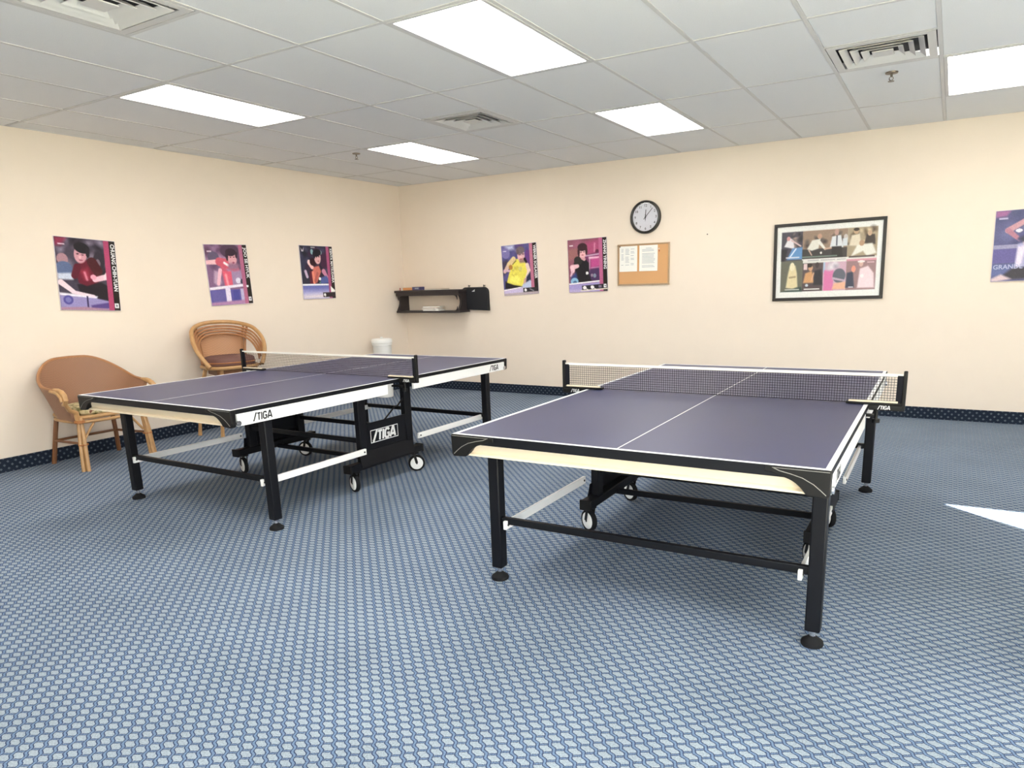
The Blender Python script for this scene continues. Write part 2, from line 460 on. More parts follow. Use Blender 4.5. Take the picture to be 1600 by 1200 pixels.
# ceiling: slab above, 2x4 ft tiles resting on white rails
ROWS = [0, -1.025, -2.226, -3.421, -4.638, -5.858, -7.078, -8.298, YR]
K0, CS = 2.688, 0.61
COLS = [0.0]+[K0+CS*k for k in range(-4, 12) if 0.05 < K0+CS*k < XR-.05]+[XR]
ceil = MB().bb(-.15, XC+.15, YR-.15, .15, H+.10, H+.20).bb(XC+.15, XR+.15, YF-.15, .15, H+.10, H+.20).build('ceiling', MT['tile'], smooth=False)
tag(ceil, 'white suspended tile ceiling', kind='structure')
def in_room(x, y): return not (x > XC and y < YF)
def cidx(x): return min(range(len(COLS)), key=lambda i: abs(COLS[i]-x))
LIGHTS = {}
for cx in (K0-2*CS, K0+2*CS, K0+6*CS):
    for rr in (1, 3, 5):  # the last row, behind the camera, is unseen and added for illumination
        if not (cx > 6 and rr == 3): LIGHTS[(cidx(cx), rr)] = 1
VENTS = {(cidx(K0), 2): 0, (cidx(K0+5*CS), 2): 1, (cidx(K0), 4): 2}     # near half (seen from the wall) of the cell is the vent
tile_cache = {}
def tile(x0, x1, y0, y1):
    w, d = round(abs(x1-x0)-.026, 4), round(abs(y1-y0)-.026, 4)
    if w < .02 or d < .02: return
    key = (w, d)
    if key not in tile_cache:
        tile_cache[key] = MB().box((0, 0, .006), (w, d, .012)).mesh('ceiling_tile', MT['tile'], False)
    jz = random.uniform(0, .0015)
    instance('ceiling_tile', tile_cache[key], ((x0+x1)/2, (y0+y1)/2, H+.003+jz), ceil)
light_cells = []; vent_cells = []
for i in range(len(COLS)-1):
    for j in range(len(ROWS)-1):
        x0, x1, y1, y0 = COLS[i], COLS[i+1], ROWS[j], ROWS[j+1]
        if not in_room((x0+x1)/2, (y0+y1)/2): 
            if x0 >= XC or y1 <= YF: continue
        if (i, j) in LIGHTS: light_cells.append((x0, x1, y0, y1)); continue
        if (i, j) in VENTS:
            ym = y1-.61
            if VENTS[(i, j)] == 2: vent_cells.append((x0, x1, y0, ym, 2)); tile(x0, x1, ym, y1)
            else: vent_cells.append((x0, x1, ym, y1, VENTS[(i, j)])); tile(x0, x1, y0, ym)
            MB().bb(x0+.012, x1-.012, ym-.012, ym+.012, H+.001, H+.012).build('grid_rail', MT['rail'], ceil, smooth=False)
            continue
        tile(x0, x1, y0, y1)
# rails
for x in COLS:
    y0 = YR if x <= XC else YF
    a, b = max(x-.012, 0), min(x+.012, XR)
    MB().bb(a, b, y0, 0, H+.001, H+.012).build('grid_rail', MT['rail'], ceil, smooth=False)
for j, y in enumerate(ROWS):
    xe = XR if y > YF else XC
    for i in range(len(COLS)-1):
        if COLS[i] >= xe-.02: break
        a, b = COLS[i]+.012, min(COLS[i+1]-.012, xe)
        MB().bb(a, b, max(y-.012, YR), min(y+.012, 0), H+.001, H+.012).build('grid_rail', MT['rail'], ceil, smooth=False)

# light panels
LLAB = {(0, 1): 'recessed light panel nearest the room corner', (0, 3): 'recessed light panel at upper left, close to the left wall',
        (1, 1): 'recessed light panel above the wall clock', (1, 3): 'largest recessed light panel, at top centre of the ceiling',
        (2, 1): 'recessed light panel at the right edge, beside the bright ceiling vent', (0, 5): 'added, unseen recessed light panel behind the photographer, nearest the left wall',
        (1, 5): 'added, unseen recessed light panel behind the photographer, in the middle of its row', (2, 5): 'added, unseen recessed light panel behind the photographer, beside the glazed side wall'}
lc = sorted(light_cells)
xs = sorted(set(c[0] for c in lc))
for (x0, x1, y0, y1) in lc:
    ci = xs.index(x0); rj = [j for j in range(len(ROWS)) if abs(ROWS[j]-y1) < .01][0]
    lab = LLAB.get((ci, rj), 'added, unseen recessed light panel in the ceiling behind the photographer')
    t = thing('ceiling_light', lab, 'ceiling light', ((x0+x1)/2, (y0+y1)/2, H), 0, 'recessed ceiling light panels')
    w, d = (x1-x0)/2-.013, (y1-y0)/2-.013
    fm = MB()
    for a in ((-w, w, -d, -d+.022), (-w, w, d-.022, d), (-w, -w+.022, -d+.022, d-.022), (w-.022, w, -d+.022, d-.022)):
        fm.bb(a[0], a[1], a[2], a[3], -.001, .03)
    fm.build('frame', MT['rail'], t, smooth=False)
    MB().bb(-w+.022, w-.022, -d+.022, d-.022, .004, .02).build('diffuser', MT['panel'], t, smooth=False)

# air vents: nested square louvres
VLAB = ['square ceiling air vent between the middle light panels', 'brightly lit ceiling air vent at the upper right, beside a sprinkler', 'large ceiling air vent cut off by the top left corner']
for (x0, x1, y0, y1, k) in vent_cells:
    t = thing('air_vent', VLAB[k], 'air vent', ((x0+x1)/2, (y0+y1)/2, H), 0, 'ceiling air vents')
    R = .287
    def ring(m, ro, zo, ri, zi, th=.003):
        for s in range(4):
            Rz = Matrix.Rotation(s*math.pi/2, 3, 'Z')
            P = [Rz @ Vector(p) for p in ((-ro, -ro, zo), (ro, -ro, zo), (ri, -ri, zi), (-ri, -ri, zi))]
            Q = [p+Vector((0, 0, th)) for p in P]
            m.add(P+Q, [(3, 2, 1, 0), (4, 5, 6, 7), (0, 1, 5, 4), (1, 2, 6, 5), (2, 3, 7, 6), (3, 0, 4, 7)])
    m = MB(); ring(m, R, 0, R-.045, 0); m.build('frame', MT['vent'], t, smooth=False)
    for q, ro in enumerate((.226, .170, .114)):
        m = MB(); ring(m, ro, -.004, ro-.034, .020); m.build('louver', MT['vent'], t, smooth=False)
    MB().bb(-.058, .058, -.058, .058, -.002, .004).build('center_plate', MT['vent'], t, smooth=False)
    MB().bb(-R, R, -R, R, .055, .06).build('duct_shade_plate', MT['dark'], t, smooth=False)  # dark plate stands in for the shade inside the duct

# sprinklers
for (x, y, lab) in ((1.259, -2.087, 'small dark ceiling sprinkler beside the long light panel near the corner'), (6.056, -2.021, 'ceiling sprinkler in front of the bright vent at upper right')):
    t = thing('sprinkler', lab, 'sprinkler', (x, y, H+.003), 0, 'ceiling sprinklers')
    MB().lathe([(.040, 0), (.038, -.008), (.012, -.012)][::-1]).build('escutcheon', MT['brass'], t)
    m = MB().cyl((0, 0, -.01), (0, 0, -.03), .008, 10)
    m.tube([(-.010, 0, -.03), (-.013, 0, -.042), (0, 0, -.055)], .003, 6).tube([(.010, 0, -.03), (.013, 0, -.042), (0, 0, -.055)], .003, 6)
    m.build('body', MT['brass'], t)
    MB().cyl((0, 0, -.055), (0, 0, -.058), .020, 14).build('deflector', MT['brass'], t)

# ------------------------------------------------------------------ table tennis tables
HW, HL = .7625, 1.37
LX, LY = .708, 1.1145
def caster(parent, x, y, ang, r=.0625):
    R = Matrix.Rotation(ang, 3, 'Z')
    f = MB()
    f.box((x, y, .142), (.05, .05, .012))
    for s in (-1, 1):
        a = R @ Vector((s*.025, 0, .138)); b = R @ Vector((s*.025, .016, r+.004))
        f.bar((x+a.x, y+a.y, a.z), (x+b.x, y+b.y, b.z), .003, .020, up=R @ Vector((0, 1, 0)))
    fk = f.build('caster_fork', MT['plastic'], parent)
    cx, cy = (R @ Vector((0, .016, 0))).xy
    c0 = (x+cx, y+cy, r)
    Q = R @ Matrix.Rotation(math.pi/2, 3, 'Y')
    MB().lathe([(r-.012, -.013), (r-.002, -.013), (r, -.008), (r, .008), (r-.002, .013), (r-.012, .013)], c0, 28, Q).build('tire', MT['rubber'], fk)
    MB().lathe([(.010, -.020), (r-.020, -.0175), (r-.0145, -.0135), (r-.0145, .0135), (r-.020, .0175), (.010, .020)], c0, 28, Q).build('wheel_hub', MT['white'], fk)
    MB().lathe([(.007, -.022), (.007, .022)], c0, 10, Q).build('axle', MT['ink'], fk)

def make_table(label, loc, rz, casters):
    T = thing('table_tennis_table', label, 'table', loc, rz, 'table tennis tables')
    # tops and lines
    for s in (-1, 1):
        top = MB().bb(-HW+.012, HW-.012, s*.003, s*(HL-.012), .738, .760).build('tabletop', MT['top'], T, bevel=.002)
        z0, z1 = .7602, .7606
        for a in (-1, 1):
            MB().bb(a*HW-a*.001, a*(HW-.020), s*.004, s*(HL-.001), z0, z1).build('side_line', MT['line'], top, smooth=False)
        MB().bb(-HW+.020, HW-.020, s*(HL-.020), s*(HL-.001), z0, z1).build('end_line', MT['line'], top, smooth=False)
        MB().bb(-.0025, .0025, s*.004, s*(HL-.020), z0, z1).build('center_line', MT['line'], top, smooth=False)
        # dark rim under the top
        rim = MB().bb(-HW, HW, s*(HL-.012), s*HL, .722, .760).bb(-HW+.012, HW-.012, s*(HL-.026), s*(HL-.012), .722, .738)
        for a in (-1, 1): rim.bb(a*(HW-.012), a*HW, s*.003, s*(HL-.012), .736, .760)
        rim.build('edge_rim', MT['black'], T, smooth=False)
        # end apron: cream, slanted in to a white lip at the bottom
        yo = s*(HL-.006)
        ap = [(0, .722), (-s*.027, .680), (-s*.009, .674), (-s*.009, .667), (-s*.040, .667), (-s*.040, .722)]
        MB().prism(ap, lambda y, z: (-HW+.05, yo+y, z), lambda y, z: (HW-.05, yo+y, z)).build('end_apron', MT['apron'], T, smooth=False)
        # white side aprons
        for a in (-1, 1):
            MB().bb(a*(HW-.016), a*(HW+.001), s*.135, s*(HL-.040), .666, .734).build('side_apron', MT['white'], T, bevel=.002)
            lg = logo(.042, .20); m = MB()
            width = 3.0*.040
            ystart = (-s*a)   # text runs along +y on +x side, -y on the -x side
            yc = s*(HL-.20)
            for v in lg.v:
                m.v.append((a*(HW+.0018), yc+a*(v[0]-width/2), .680+v[2]))
            m.f = lg.f
            m.build('lettering', MT['ink'], T, smooth=False)
        # under-frame rails
        fr = MB()
        for a in (-1, 1): fr.bb(a*.60, a*.63, s*.16, s*1.28, .70, .738)
        for yy in (.20, 1.10): fr.bb(-.66, .66, s*yy, s*(yy+.03), .70, .738)
        fr.build('under_frame', MT['black'], T, smooth=False)
        # corner caps
        for a in (-1, 1):
            pts = []
            n = 10
            for i in range(n+1):               # sweeping lower edge, from the long tip to the deep heel
                u = i/n
                x = .190-(.190-.078)*u
                z = .736-.014*math.sin(math.pi*.5*min(1, u*2.2))-(.052*(max(0, u-.25)/.75)**2.2)
                pts.append((x, z))
            poly = [(0, .757), (.215, .757), (.215, .738)]+pts+[(.072, .666), (.012, .662), (.003, .672)]
            mk = lambda x, z, yy: (a*(HW+.003-x), s*yy, z)
            cap = MB().prism(poly, lambda x, z: mk(x, z, HL+.003), lambda x, z: mk(x, z, HL-.030)).build('corner_cap', MT['plastic'], T, bevel=.003)
            highlight_rib = [(.185, .7525), (.165, .744), (.130, .737), (.090, .726), (.055, .708), (.032, .690), (.014, .674)]  # grey tubes imitate the highlight along the edges of the black cap
            MB().tube([mk(x, z, HL+.0035) for x, z in highlight_rib], .0016, 6).tube([mk(x, .7535, HL+.0035) for x in (.19, .08, .006)], .0012, 6).build('highlight_rib', MT['grey'], cap)
            MB().cyl((a*(HW+.002), s*(HL-.042), .684), (a*(HW+.009), s*(HL-.042), .684), .015, 18).build('bolt_cap', MT['chrome'], T)
            # leg with levelling foot
            leg = MB().bb(a*LX-.028, a*LX+.028, s*LY-.028, s*LY+.028, .062, .738).build('leg', MT['black'], T, bevel=.006)
            MB().cyl((a*LX, s*LY, .03), (a*LX, s*LY, .064), .012, 12).build('foot_stud', MT['chrome'], leg)
            MB().lathe([(.040, 0), (.042, .006), (.040, .016), (.022, .030), (.014, .038)], (a*LX, s*LY, 0), 28).build('foot', MT['rubber'], leg)
            # white folding bars from the leg to the undercarriage
            xb = a*(LX-.055)
            MB().bb(xb-.008, xb+.008, s*(LY+.03), s*.28, .264, .305).build('fold_bar', MT['white'], T, bevel=.002)
            MB().cyl((xb-.012, s*.300, .285), (xb+.012, s*.300, .285), .006, 10).build('fold_bar_pin', MT['ink'], T)
            MB().cyl((xb-.012, s*(LY+.012), .285), (xb+.012, s*(LY+.012), .285), .006, 10).build('fold_bar_pin', MT['ink'], T)
        MB().bb(-LX+.028, LX-.028, s*(LY-.010), s*(LY+.014), .285, .318).build('end_stretcher', MT['black'], T, bevel=.003)
    # undercarriage
    for a in (-1, 1):
        x = a*.590
        for y in (-.245, .235):
            MB().bb(x-.022, x+.022, y-.035, y+.035, .165, .735).build('upright', MT['black'], T, bevel=.004)
        MB().bb(x-.032, x+.032, -.400, .360, .148, .200).build('base_beam', MT['black'], T, bevel=.006)
        for y in (-.400, .360):
            MB().bb(x-.035, x+.035, y-.008, y+.008, .145, .203).build('beam_end_cap', MT['plastic'], T, bevel=.003)
        pn = MB().bb(x-a*.004+a*.010, x+a*.016, -.212, .202, .265, .462).build('side_panel', MT['black'], T, bevel=.002)
        sk = [(x+a*.016, .270), (x+a*.020, .270), (x+a*.040, .170), (x+a*.036, .168)]
        MB().prism(sk, lambda xx, z: (xx, -.300, z), lambda xx, z: (xx, .260, z)).build('skirt_plate', MT['black'], T, smooth=False)
        # framed logo plate
        xp = x+a*.0165
        def pt(u, v): return (xp+a*.0012, a*(u-.155)-.02, .315+v)
        fr = MB()
        W_, Hh, tt = .285, .092, .005
        for (u0, u1, v0, v1) in ((0, W_, 0, tt), (0, W_, Hh-tt, Hh), (0, tt, tt, Hh-tt), (W_-tt, W_, tt, Hh-tt)):
            fr.add([pt(u0, v0), pt(u1, v0), pt(u1, v1), pt(u0, v1)], [(0, 1, 2, 3)])
        fr.build('logo_frame', MT['line'], pn, smooth=False)
        lg = logo(.070, .24, .12); m = MB(); m.f = lg.f
        m.v = [pt(.024+v[0]*1.10, .011+v[2]) for v in lg.v]
        m.build('lettering', MT['line'], pn, smooth=False)
        for y, i in ((-.335, 0), (.290, 1)):
            caster(T, x, y, casters[(a, i)])
        # latch levers
        MB().tube([(x+a*.0, -.21, .470), (x+a*.01, -.06, .430), (x+a*.01, .05, .50), (x+a*.01, .10, .535), (x+a*.01, .13, .535), (x+a*.0, .22, .59)], .006, 6).build('latch_rod', MT['plastic'], T)
    for y, z in ((-.245, .345), (.235, .345), (-.02, .158)):
        MB().bb(-.568, .568, y-.012, y+.012, z-.016, z+.016).build('cross_bar', MT['black'], T, bevel=.003)
    return T

T1L, T1R = (5.4667, -3.9394, 0), .0117
T2L, T2R = (2.4897, -3.9378, 0), -.0078
make_table('dark blue table tennis table standing at right, nearest the camera', T1L, T1R, {(-1, 0): 1.05, (-1, 1): 1.05, (1, 0): .6, (1, 1): .7})
make_table('dark blue table tennis table standing at left, near the wicker seats', T2L, T2R, {(-1, 0): 1.27, (-1, 1): 1.83, (1, 0): 1.22, (1, 1): -.8})

def make_net(label, loc, rz):
    N = thing('table_tennis_net', label, 'net', loc, rz, 'nets clamped on the tables')
    zb, zt, xn = .768, .9125, .905
    m = MB()
    nx = 144
    for i in range(nx+1):
        x = -xn+2*xn*i/nx
        m.box((x, 0, (zb+zt-.012)/2), (.0018, .0012, zt-.012-zb))
    nz = 11
    for j in range(nz):
        z = zb+(zt-.014-zb)*j/(nz-1)
        m.box((0, 0, z), (2*xn, .0012, .0018))
    m.build('net_mesh', MT['net'], N, smooth=False)
    MB().bb(-xn, xn, -.002, .002, zt-.013, zt+.001).build('top_tape', MT['tape'], N, smooth=False)
    MB().tube([(-xn, 0, zb-.001), (xn, 0, zb-.001)], .002, 6).build('bottom_cord', MT['net'], N)
    for a in (-1, 1):
        post = MB().bb(a*.905, a*.922, -.012, .012, .735, .928).build('post', MT['plastic'], N, bevel=.004)
        MB().bb(a*.880, a*.905, -.004, .004, .772, .905).build('net_sleeve', MT['net'], N, smooth=False)
        br = MB().bb(a*.660, a*.905, -.020, .020, .762, .774)
        br.bb(a*.765, a*.910, -.020, .020, .735, .762)
        br.build('clamp_arm', MT['plastic'], N, bevel=.003)
        MB().bb(a*.672, a*.890, -.024, -.006, .774, .782).build('clamp_cover', MT['apron'], N, bevel=.002)
        lg = logo(.018, .17); m = MB(); m.f = lg.f
        x0 = a*.832-.027
        m.v = [(x0+v[0], -.0208, .741+v[2]) for v in lg.v]
        m.build('lettering', MT['line'], N, smooth=False)
        MB().bb(a*.690, a*.790, -.018, .018, .700, .712).build('clamp_jaw', MT['plastic'], N, bevel=.003)
        MB().cyl((a*.80, 0, .690), (a*.80, 0, .736), .008, 10).cyl((a*.80, 0, .672), (a*.80, 0, .690), .018, 14).build('clamp_screw', MT['plastic'], N)
    return N
make_net('black net with white tape clamped across the right table', T1L, T1R)
make_net('black net with white tape clamped across the left table', T2L, T2R)

# ------------------------------------------------------------------ wicker seats
def make_wicker_chair():
    C = thing('wicker_armchair', 'brown wicker barrel armchair with patterned cushion behind the left table', 'chair', (.355, -4.50, 0), -.03)
    # woven shell
    n, mz = 40, 8
    outer, inner = [], []
    def pos(t, v, off=0.0):          # t -1..1 along the rim (arm, back, arm), v 0..1 up the shell
        k = abs(t); sg = 1 if t >= 0 else -1
        e = min(1, max(0, (k-.12)/.62)); e = e*e*(3-2*e)
        top = .868-.02*k-.185*e
        z = .40+(top-.40)*v
        fl = .055*v
        rx, ry = .255+fl+off, .275+fl*1.85+off
        if k < .68:
            ph = k/.68*math.pi/2
            return Vector((-.02-rx*math.cos(ph), sg*ry*math.sin(ph), z))
        u = (k-.68)/.32
        return Vector((-.02+.215*u, sg*(ry-.012*u*u), z-.012*u))
    m = MB(); vs = []; fs = []
    cols = n+1
    for side, off in ((0, 0.0), (1, -.024)):
        for i in range(cols):
            for j in range(mz+1): vs.append(pos(-1+2*i/n, j/mz, off))
    S = cols*(mz+1)
    for i in range(n):
        for j in range(mz):
            a = i*(mz+1)+j; b = (i+1)*(mz+1)+j
            fs.append((a, b, b+1, a+1)); fs.append((S+a, S+a+1, S+b+1, S+b))
        a = i*(mz+1); b = (i+1)*(mz+1)
        fs.append((a, S+a, S+b, b)); fs.append((a+mz, b+mz, S+b+mz, S+a+mz))
    for i in (0, n):
        for j in range(mz):
            a = i*(mz+1)+j; fs.append((a, a+1, S+a+1, S+a))
    m.add(vs, fs).build('woven_back', MT['wicker'], C)
    # rim with curled arm fronts
    P = [pos(-1+2*i/56, 1.0, -.012)+Vector((0, 0, .005)) for i in range(57)]
    MB().tube(P, .0125, 8).build('rim', MT['rim'], C)
    for sy, e in ((-1, P[0]), (1, P[-1])):
        curl = [e+Vector((-.06, 0, .008)), e+Vector((0, 0, .004)), e+Vector((.05, 0, -.004)), e+Vector((.088, 0, -.030)), e+Vector((.098, 0, -.066)), e+Vector((.080, 0, -.098)), e+Vector((.048, 0, -.104))]
        MB().tube(curl, [.014, .020, .021, .021, .020, .018, .014], 10).build('arm_curl', MT['rattan'], C)
        MB().tube([p+Vector((-.006, sy*.026, -.010)) for p in curl[:5]], .013, 8).build('arm_pole', MT['rattan'], C)
        MB().tube([e+Vector((.070, -sy*.006, -.100)), e+Vector((.060, -sy*.03, -.150)), Vector((.235, sy*.268, .475)), Vector((.240, sy*.262, .400))], [.014, .017, .021, .019], 8).build('arm_post', MT['rattan'], C)
    # seat frame
    sq = []
    for i in range(40):
        t = 2*math.pi*i/40; c, s_ = math.cos(t), math.sin(t)
        sq.append((.255*math.copysign(abs(c)**.55, c), .265*math.copysign(abs(s_)**.55, s_)))
    for z, r in ((.425, .016), (.390, .014)):
        MB().tube([(x, y, z) for x, y in sq], r, 8, closed=True).build('seat_rail', MT['rattan'], C)
    MB().prism(sq, lambda x, y: (x*.97, y*.97, .425), lambda x, y: (x*.97, y*.97, .437)).build('seat_deck', MT['wicker'], C, smooth=False)
    # legs
    for sy in (-1, 1):
        lg = MB()
        for dx, dy in ((0, 0), (.026, .004), (.006, .027)):
            lg.tube([(.235+dx*.6, sy*(.245+dy*.5), .43), (.25+dx, sy*(.255+dy), .24), (.262+dx*1.2, sy*(.266+dy*1.2), 0)], .0155, 8)
        lg = lg.build('leg', MT['rattan'], C)
        bm_ = MB()
        for z in (.395, .40, .41, .215):
            bm_.tube([(.256+.034*math.cos(t*.7854), sy*(.262)+.034*math.sin(t*.7854), z) for t in range(8)], .006, 6, closed=True)
        bm_.build('binding', MT['bind'], lg)
        MB().tube([(-.20, sy*.225, .40), (-.235, sy*.25, .2), (-.275, sy*.272, 0)], .019, 8).build('leg', MT['rattan_d'], C)
        MB().tube([(.25, sy*.262, .22), (-.235, sy*.252, .20)], .011, 8).build('stretcher', MT['rattan_d'], C)
        br = [(.24, sy*(.24-.10*math.sin(u*1.57)), .25+.14*math.sin(u*1.57)) for u in (0, .25, .5, .75, 1)]
        MB().tube(br, .010, 8).build('brace', MT['rattan'], C)
    MB().tube([(-.235, -.25, .20), (-.235, .25, .20)], .011, 8).build('stretcher', MT['rattan_d'], C)
    # cushion
    m = MB(); rows = []
    for z, k in ((.437, .93), (.452, 1.0), (.475, 1.0), (.492, .95), (.500, .80), (.503, .45)):
        rows.append([(x*k*.93+.01, y*k*.90, z) for x, y in sq])
    vs = [p for r in rows for p in r]; N = 40; fs = []
    for i in range(len(rows)-1):
        for k in range(N): fs.append((i*N+k, i*N+(k+1) % N, (i+1)*N+(k+1) % N, (i+1)*N+k))
    fs.append(tuple(range(N-1, -1, -1))); fs.append(tuple((len(rows)-1)*N+k for k in range(N)))
    m.add(vs, fs).build('cushion', MT['pattern'], C)
    return C
make_wicker_chair()

def make_stool_chair():
    C = thing('rattan_stool_chair', 'tall rattan tub chair with cane back and brown cushion against the left wall', 'chair', (.355, -3.165, 0), .0)
    half = [Vector(p) for p in ((-.265, 0, 1.088), (-.215, .185, 1.076), (-.075, .318, 1.03), (.06, .362, .935), (.15, .350, .835), (.215, .300, .735), (.245, .262, .680))]
    half = [Vector((p.x, p.y*(.87+.06*i/6), p.z)) for i, p in enumerate(half)]
    ctl = [Vector((p.x, -p.y, p.z)) for p in half[::-1]]+half[1:]
    def rim(t):         # t -1..1, hoop from one seat front corner up round the back to the other
        f = (t+1)/2*(len(ctl)-1); i = min(int(f), len(ctl)-2); u = f-i
        g = lambda k: ctl[min(max(k, 0), len(ctl)-1)]
        a, b, c, d = g(i-1), g(i), g(i+1), g(i+2)
        return .5*((2*b)+(c-a)*u+(2*a-5*b+4*c-d)*u*u+(3*b-a-3*c+d)*u**3)
    upper = []
    def up(o): upper.append(o); return o
    up(MB().tube([rim(-1+2*i/64) for i in range(65)], .020, 10).build('hoop_rim', MT['rattan'], C))
    low = lambda t, d: Vector((rim(t).x*(1-.05*d), rim(t).y*(1-.06*d), rim(t).z-.040*d))
    for d in (1.0, 1.65, 2.3, 2.95):
        up(MB().tube([low(-.66+1.32*i/40, d) for i in range(41)], .0105, 8).build('back_rod', MT['rim'], C))
    # seat
    sq = []
    for i in range(40):
        t = 2*math.pi*i/40; c, s_ = math.cos(t), math.sin(t)
        sq.append((.02+.245*math.copysign(abs(c)**.7, c), .245*math.copysign(abs(s_)**.7, s_)))
    up(MB().tube([(x, y, .665) for x, y in sq], .018, 8, closed=True).build('seat_rail', MT['rattan'], C))
    up(MB().prism(sq, lambda x, y: (x, y, .655), lambda x, y: (x, y, .678)).build('seat_deck', MT['rattan_d'], C, smooth=False))
    up(MB().bb(-.14, .18, -.17, .17, .585, .655).build('swivel_box', MT['rattan_d'], C, bevel=.006))
    rows = []
    for z, k in ((.678, .95), (.690, 1.0), (.735, 1.0), (.755, .95), (.765, .78), (.768, .4)):
        rows.append([(.02+(x-.02)*k*.94, y*k*.92, z) for x, y in sq])
    vs = [p for r in rows for p in r]; N = 40; fs = []
    for i in range(len(rows)-1):
        for k in range(N): fs.append((i*N+k, i*N+(k+1) % N, (i+1)*N+(k+1) % N, (i+1)*N+k))
    fs.append(tuple(range(N-1, -1, -1))); fs.append(tuple((len(rows)-1)*N+k for k in range(N)))
    up(MB().add(vs, fs).build('cushion', MT['cush'], C))
    up(MB().tube([(.02+(x-.02)*.945, y*.925, .712) for x, y in sq], .006, 6, closed=True).build('piping', MT['bind'], C))
    # cane panel between two posts of the back
    def inner(phi, z): return Vector((.02-.262*math.cos(phi)-.10*(z-.70), .272*math.sin(phi)*(1+.12*(z-.70)), z))
    vs = []; fs = []; n = 16; mz = 6
    L = math.radians(46)
    for off in (0, .006):
        for i in range(n+1):
            phi = -L+2*L*i/n
            for j in range(mz+1):
                p = inner(phi, .70+(.965-.70)*j/mz); p.x += off; vs.append(p)
    S = (n+1)*(mz+1)
    for i in range(n):
        for j in range(mz):
            a = i*(mz+1)+j; b = a+mz+1
            fs.append((a, b, b+1, a+1)); fs.append((S+a, S+a+1, S+b+1, S+b))
    up(MB().add(vs, fs).build('cane_panel', MT['cane'], C))
    for sy in (-1, 1):
        b = MB()
        for dphi in (0, .10):
            p2 = sy*(L+dphi); q = rim(sy*(.25+dphi*.35))
            b.tube([inner(p2, .68), inner(p2, .80), inner(p2, .93)*.6+q*.4-Vector((0, 0, .02)), q], .0125, 8)
        up(b.build('back_post', MT['rim'], C))
        up(MB().tube([rim(sy*.93), (.205, sy*.262, .70), (.16, sy*.25, .665)], .013, 8).build('arm_post', MT['rattan'], C))
        for x in (.198, -.153):
            lg = MB()
            for d in (0, .026):
                lg.tube([(x*.72, sy*(.19+d*.3), .64), (x*.92, sy*(.27+d*.5), .32), (x+d*.5, sy*.318, 0)], .0155, 8)
            lg.build('leg', MT['rattan'], C)
        MB().tube([(.185, sy*.287, .24), (-.143, sy*.287, .24)], .011, 8).build('foot_rail', MT['rattan'], C)
    for x in (.185, -.143):
        MB().tube([(x, -.29, .26), (x, .29, .26)], .011, 8).build('foot_rail', MT['rattan'], C)
    for o in upper: o.rotation_euler.z = -.36        # the seat swivels on its base
    return C
make_stool_chair()

# ------------------------------------------------------------------ white bin in the corner
def make_bin():
    B = thing('plastic_bin', 'white lidded plastic bin in the far corner, showing above the left table', 'bin', (.30, -.87, 0))
    MB().lathe([(.095, 0), (.100, .004), (.118, .66), (.121, .665), (.126, .668), (.126, .688), (.119, .690), (.119, .695)], n=36).build('body', MT['bucket'], B)
    MB().lathe([(.130, .695), (.132, .700), (.132, .735), (.128, .742), (.118, .748), (.030, .752)], n=36).build('lid', MT['bucket'], B)
    MB().lathe([(.014, .752), (.018, .760), (.014, .772)], n=16).build('lid_knob', MT['bucket'], B)
make_bin()

# ------------------------------------------------------------------ wall shelf and what lies on it
SX0, SX1, SD = .012, 1.085, .23
def make_shelf():
    S = thing('wall_shelf', 'dark wooden two-tier wall shelf beside the room corner', 'shelf', (0, 0, 0))
    MB().bb(SX0, SX1, -SD-.01, -.002, 1.305, 1.335).build('top_board', MT['dkwood'], S, bevel=.004)
    MB().bb(SX0+.02, SX1-.01, -SD, -SD+.018, 1.262, 1.305).build('front_rail', MT['dkwood'], S, bevel=.003)
    MB().bb(SX0+.01, SX1, -SD, -.002, 1.040, 1.064).build('bottom_board', MT['dkwood'], S, bevel=.004)
    n = 14
    for x0, x1 in ((SX0+.02, SX0+.05), (SX1-.04, SX1-.01)):
        poly = [(-.002, 1.064), (-SD+.005, 1.064)]
        for i in range(n+1):
            u = i/n; poly.append((-SD+.005+.055*math.sin(math.pi*u), 1.075+.22*u))
        poly += [(-SD+.018, 1.305), (-.002, 1.305)]
        MB().prism(poly, lambda y, z: (x0, y, z), lambda y, z: (x1, y, z)).build('end_panel', MT['dkwood'], S, smooth=False)
    # fretted corner brackets seen from the front
    for xs, sg in ((SX0+.05, 1), (SX1-.04, -1)):
        for zc, sz in ((1.262, -1), (1.064, 1)):
            poly = [(0, 0), (.055, 0)]+[(.055-.055*math.sin(i/6*1.57), .055-.055*math.cos(i/6*1.57)) for i in range(1, 7)]
            MB().prism(poly, lambda u, v: (xs+sg*u, -SD, zc+sz*v), lambda u, v: (xs+sg*u, -SD+.015, zc+sz*v)).build('bracket', MT['dkwood'], S, smooth=False)
    MB().cyl((SX1-.04, -.10, 1.205), (SX1-.085, -.10, 1.205), .006, 8).build('peg', MT['dkwood'], S)
    MB().cyl((SX1-.04, -.10, 1.180), (SX1-.085, -.10, 1.180), .006, 8).build('peg', MT['dkwood'], S)
    MB().cyl((SX0+.075, -.20, 1.335), (SX0+.075, -.20, 1.372), .007, 8).build('finial', MT['red'], S)
make_shelf()
R1 = Matrix.Rotation(.1, 3, 'Z')
b = MB().box((.20, -.13, 1.335+.019), (.16, .10, .036), R1).build('card_box', MT['orange'], bevel=.002)
tag(b, 'orange box lying on top of the wall shelf', 'box')
bb_ = thing('ball_box', 'dark blue box standing on top of the wall shelf', 'box', (.36, -.15, 1.336))
MB().box((0, 0, .022), (.13, .10, .042)).build('carton', MT['blue'], bb_, bevel=.002)
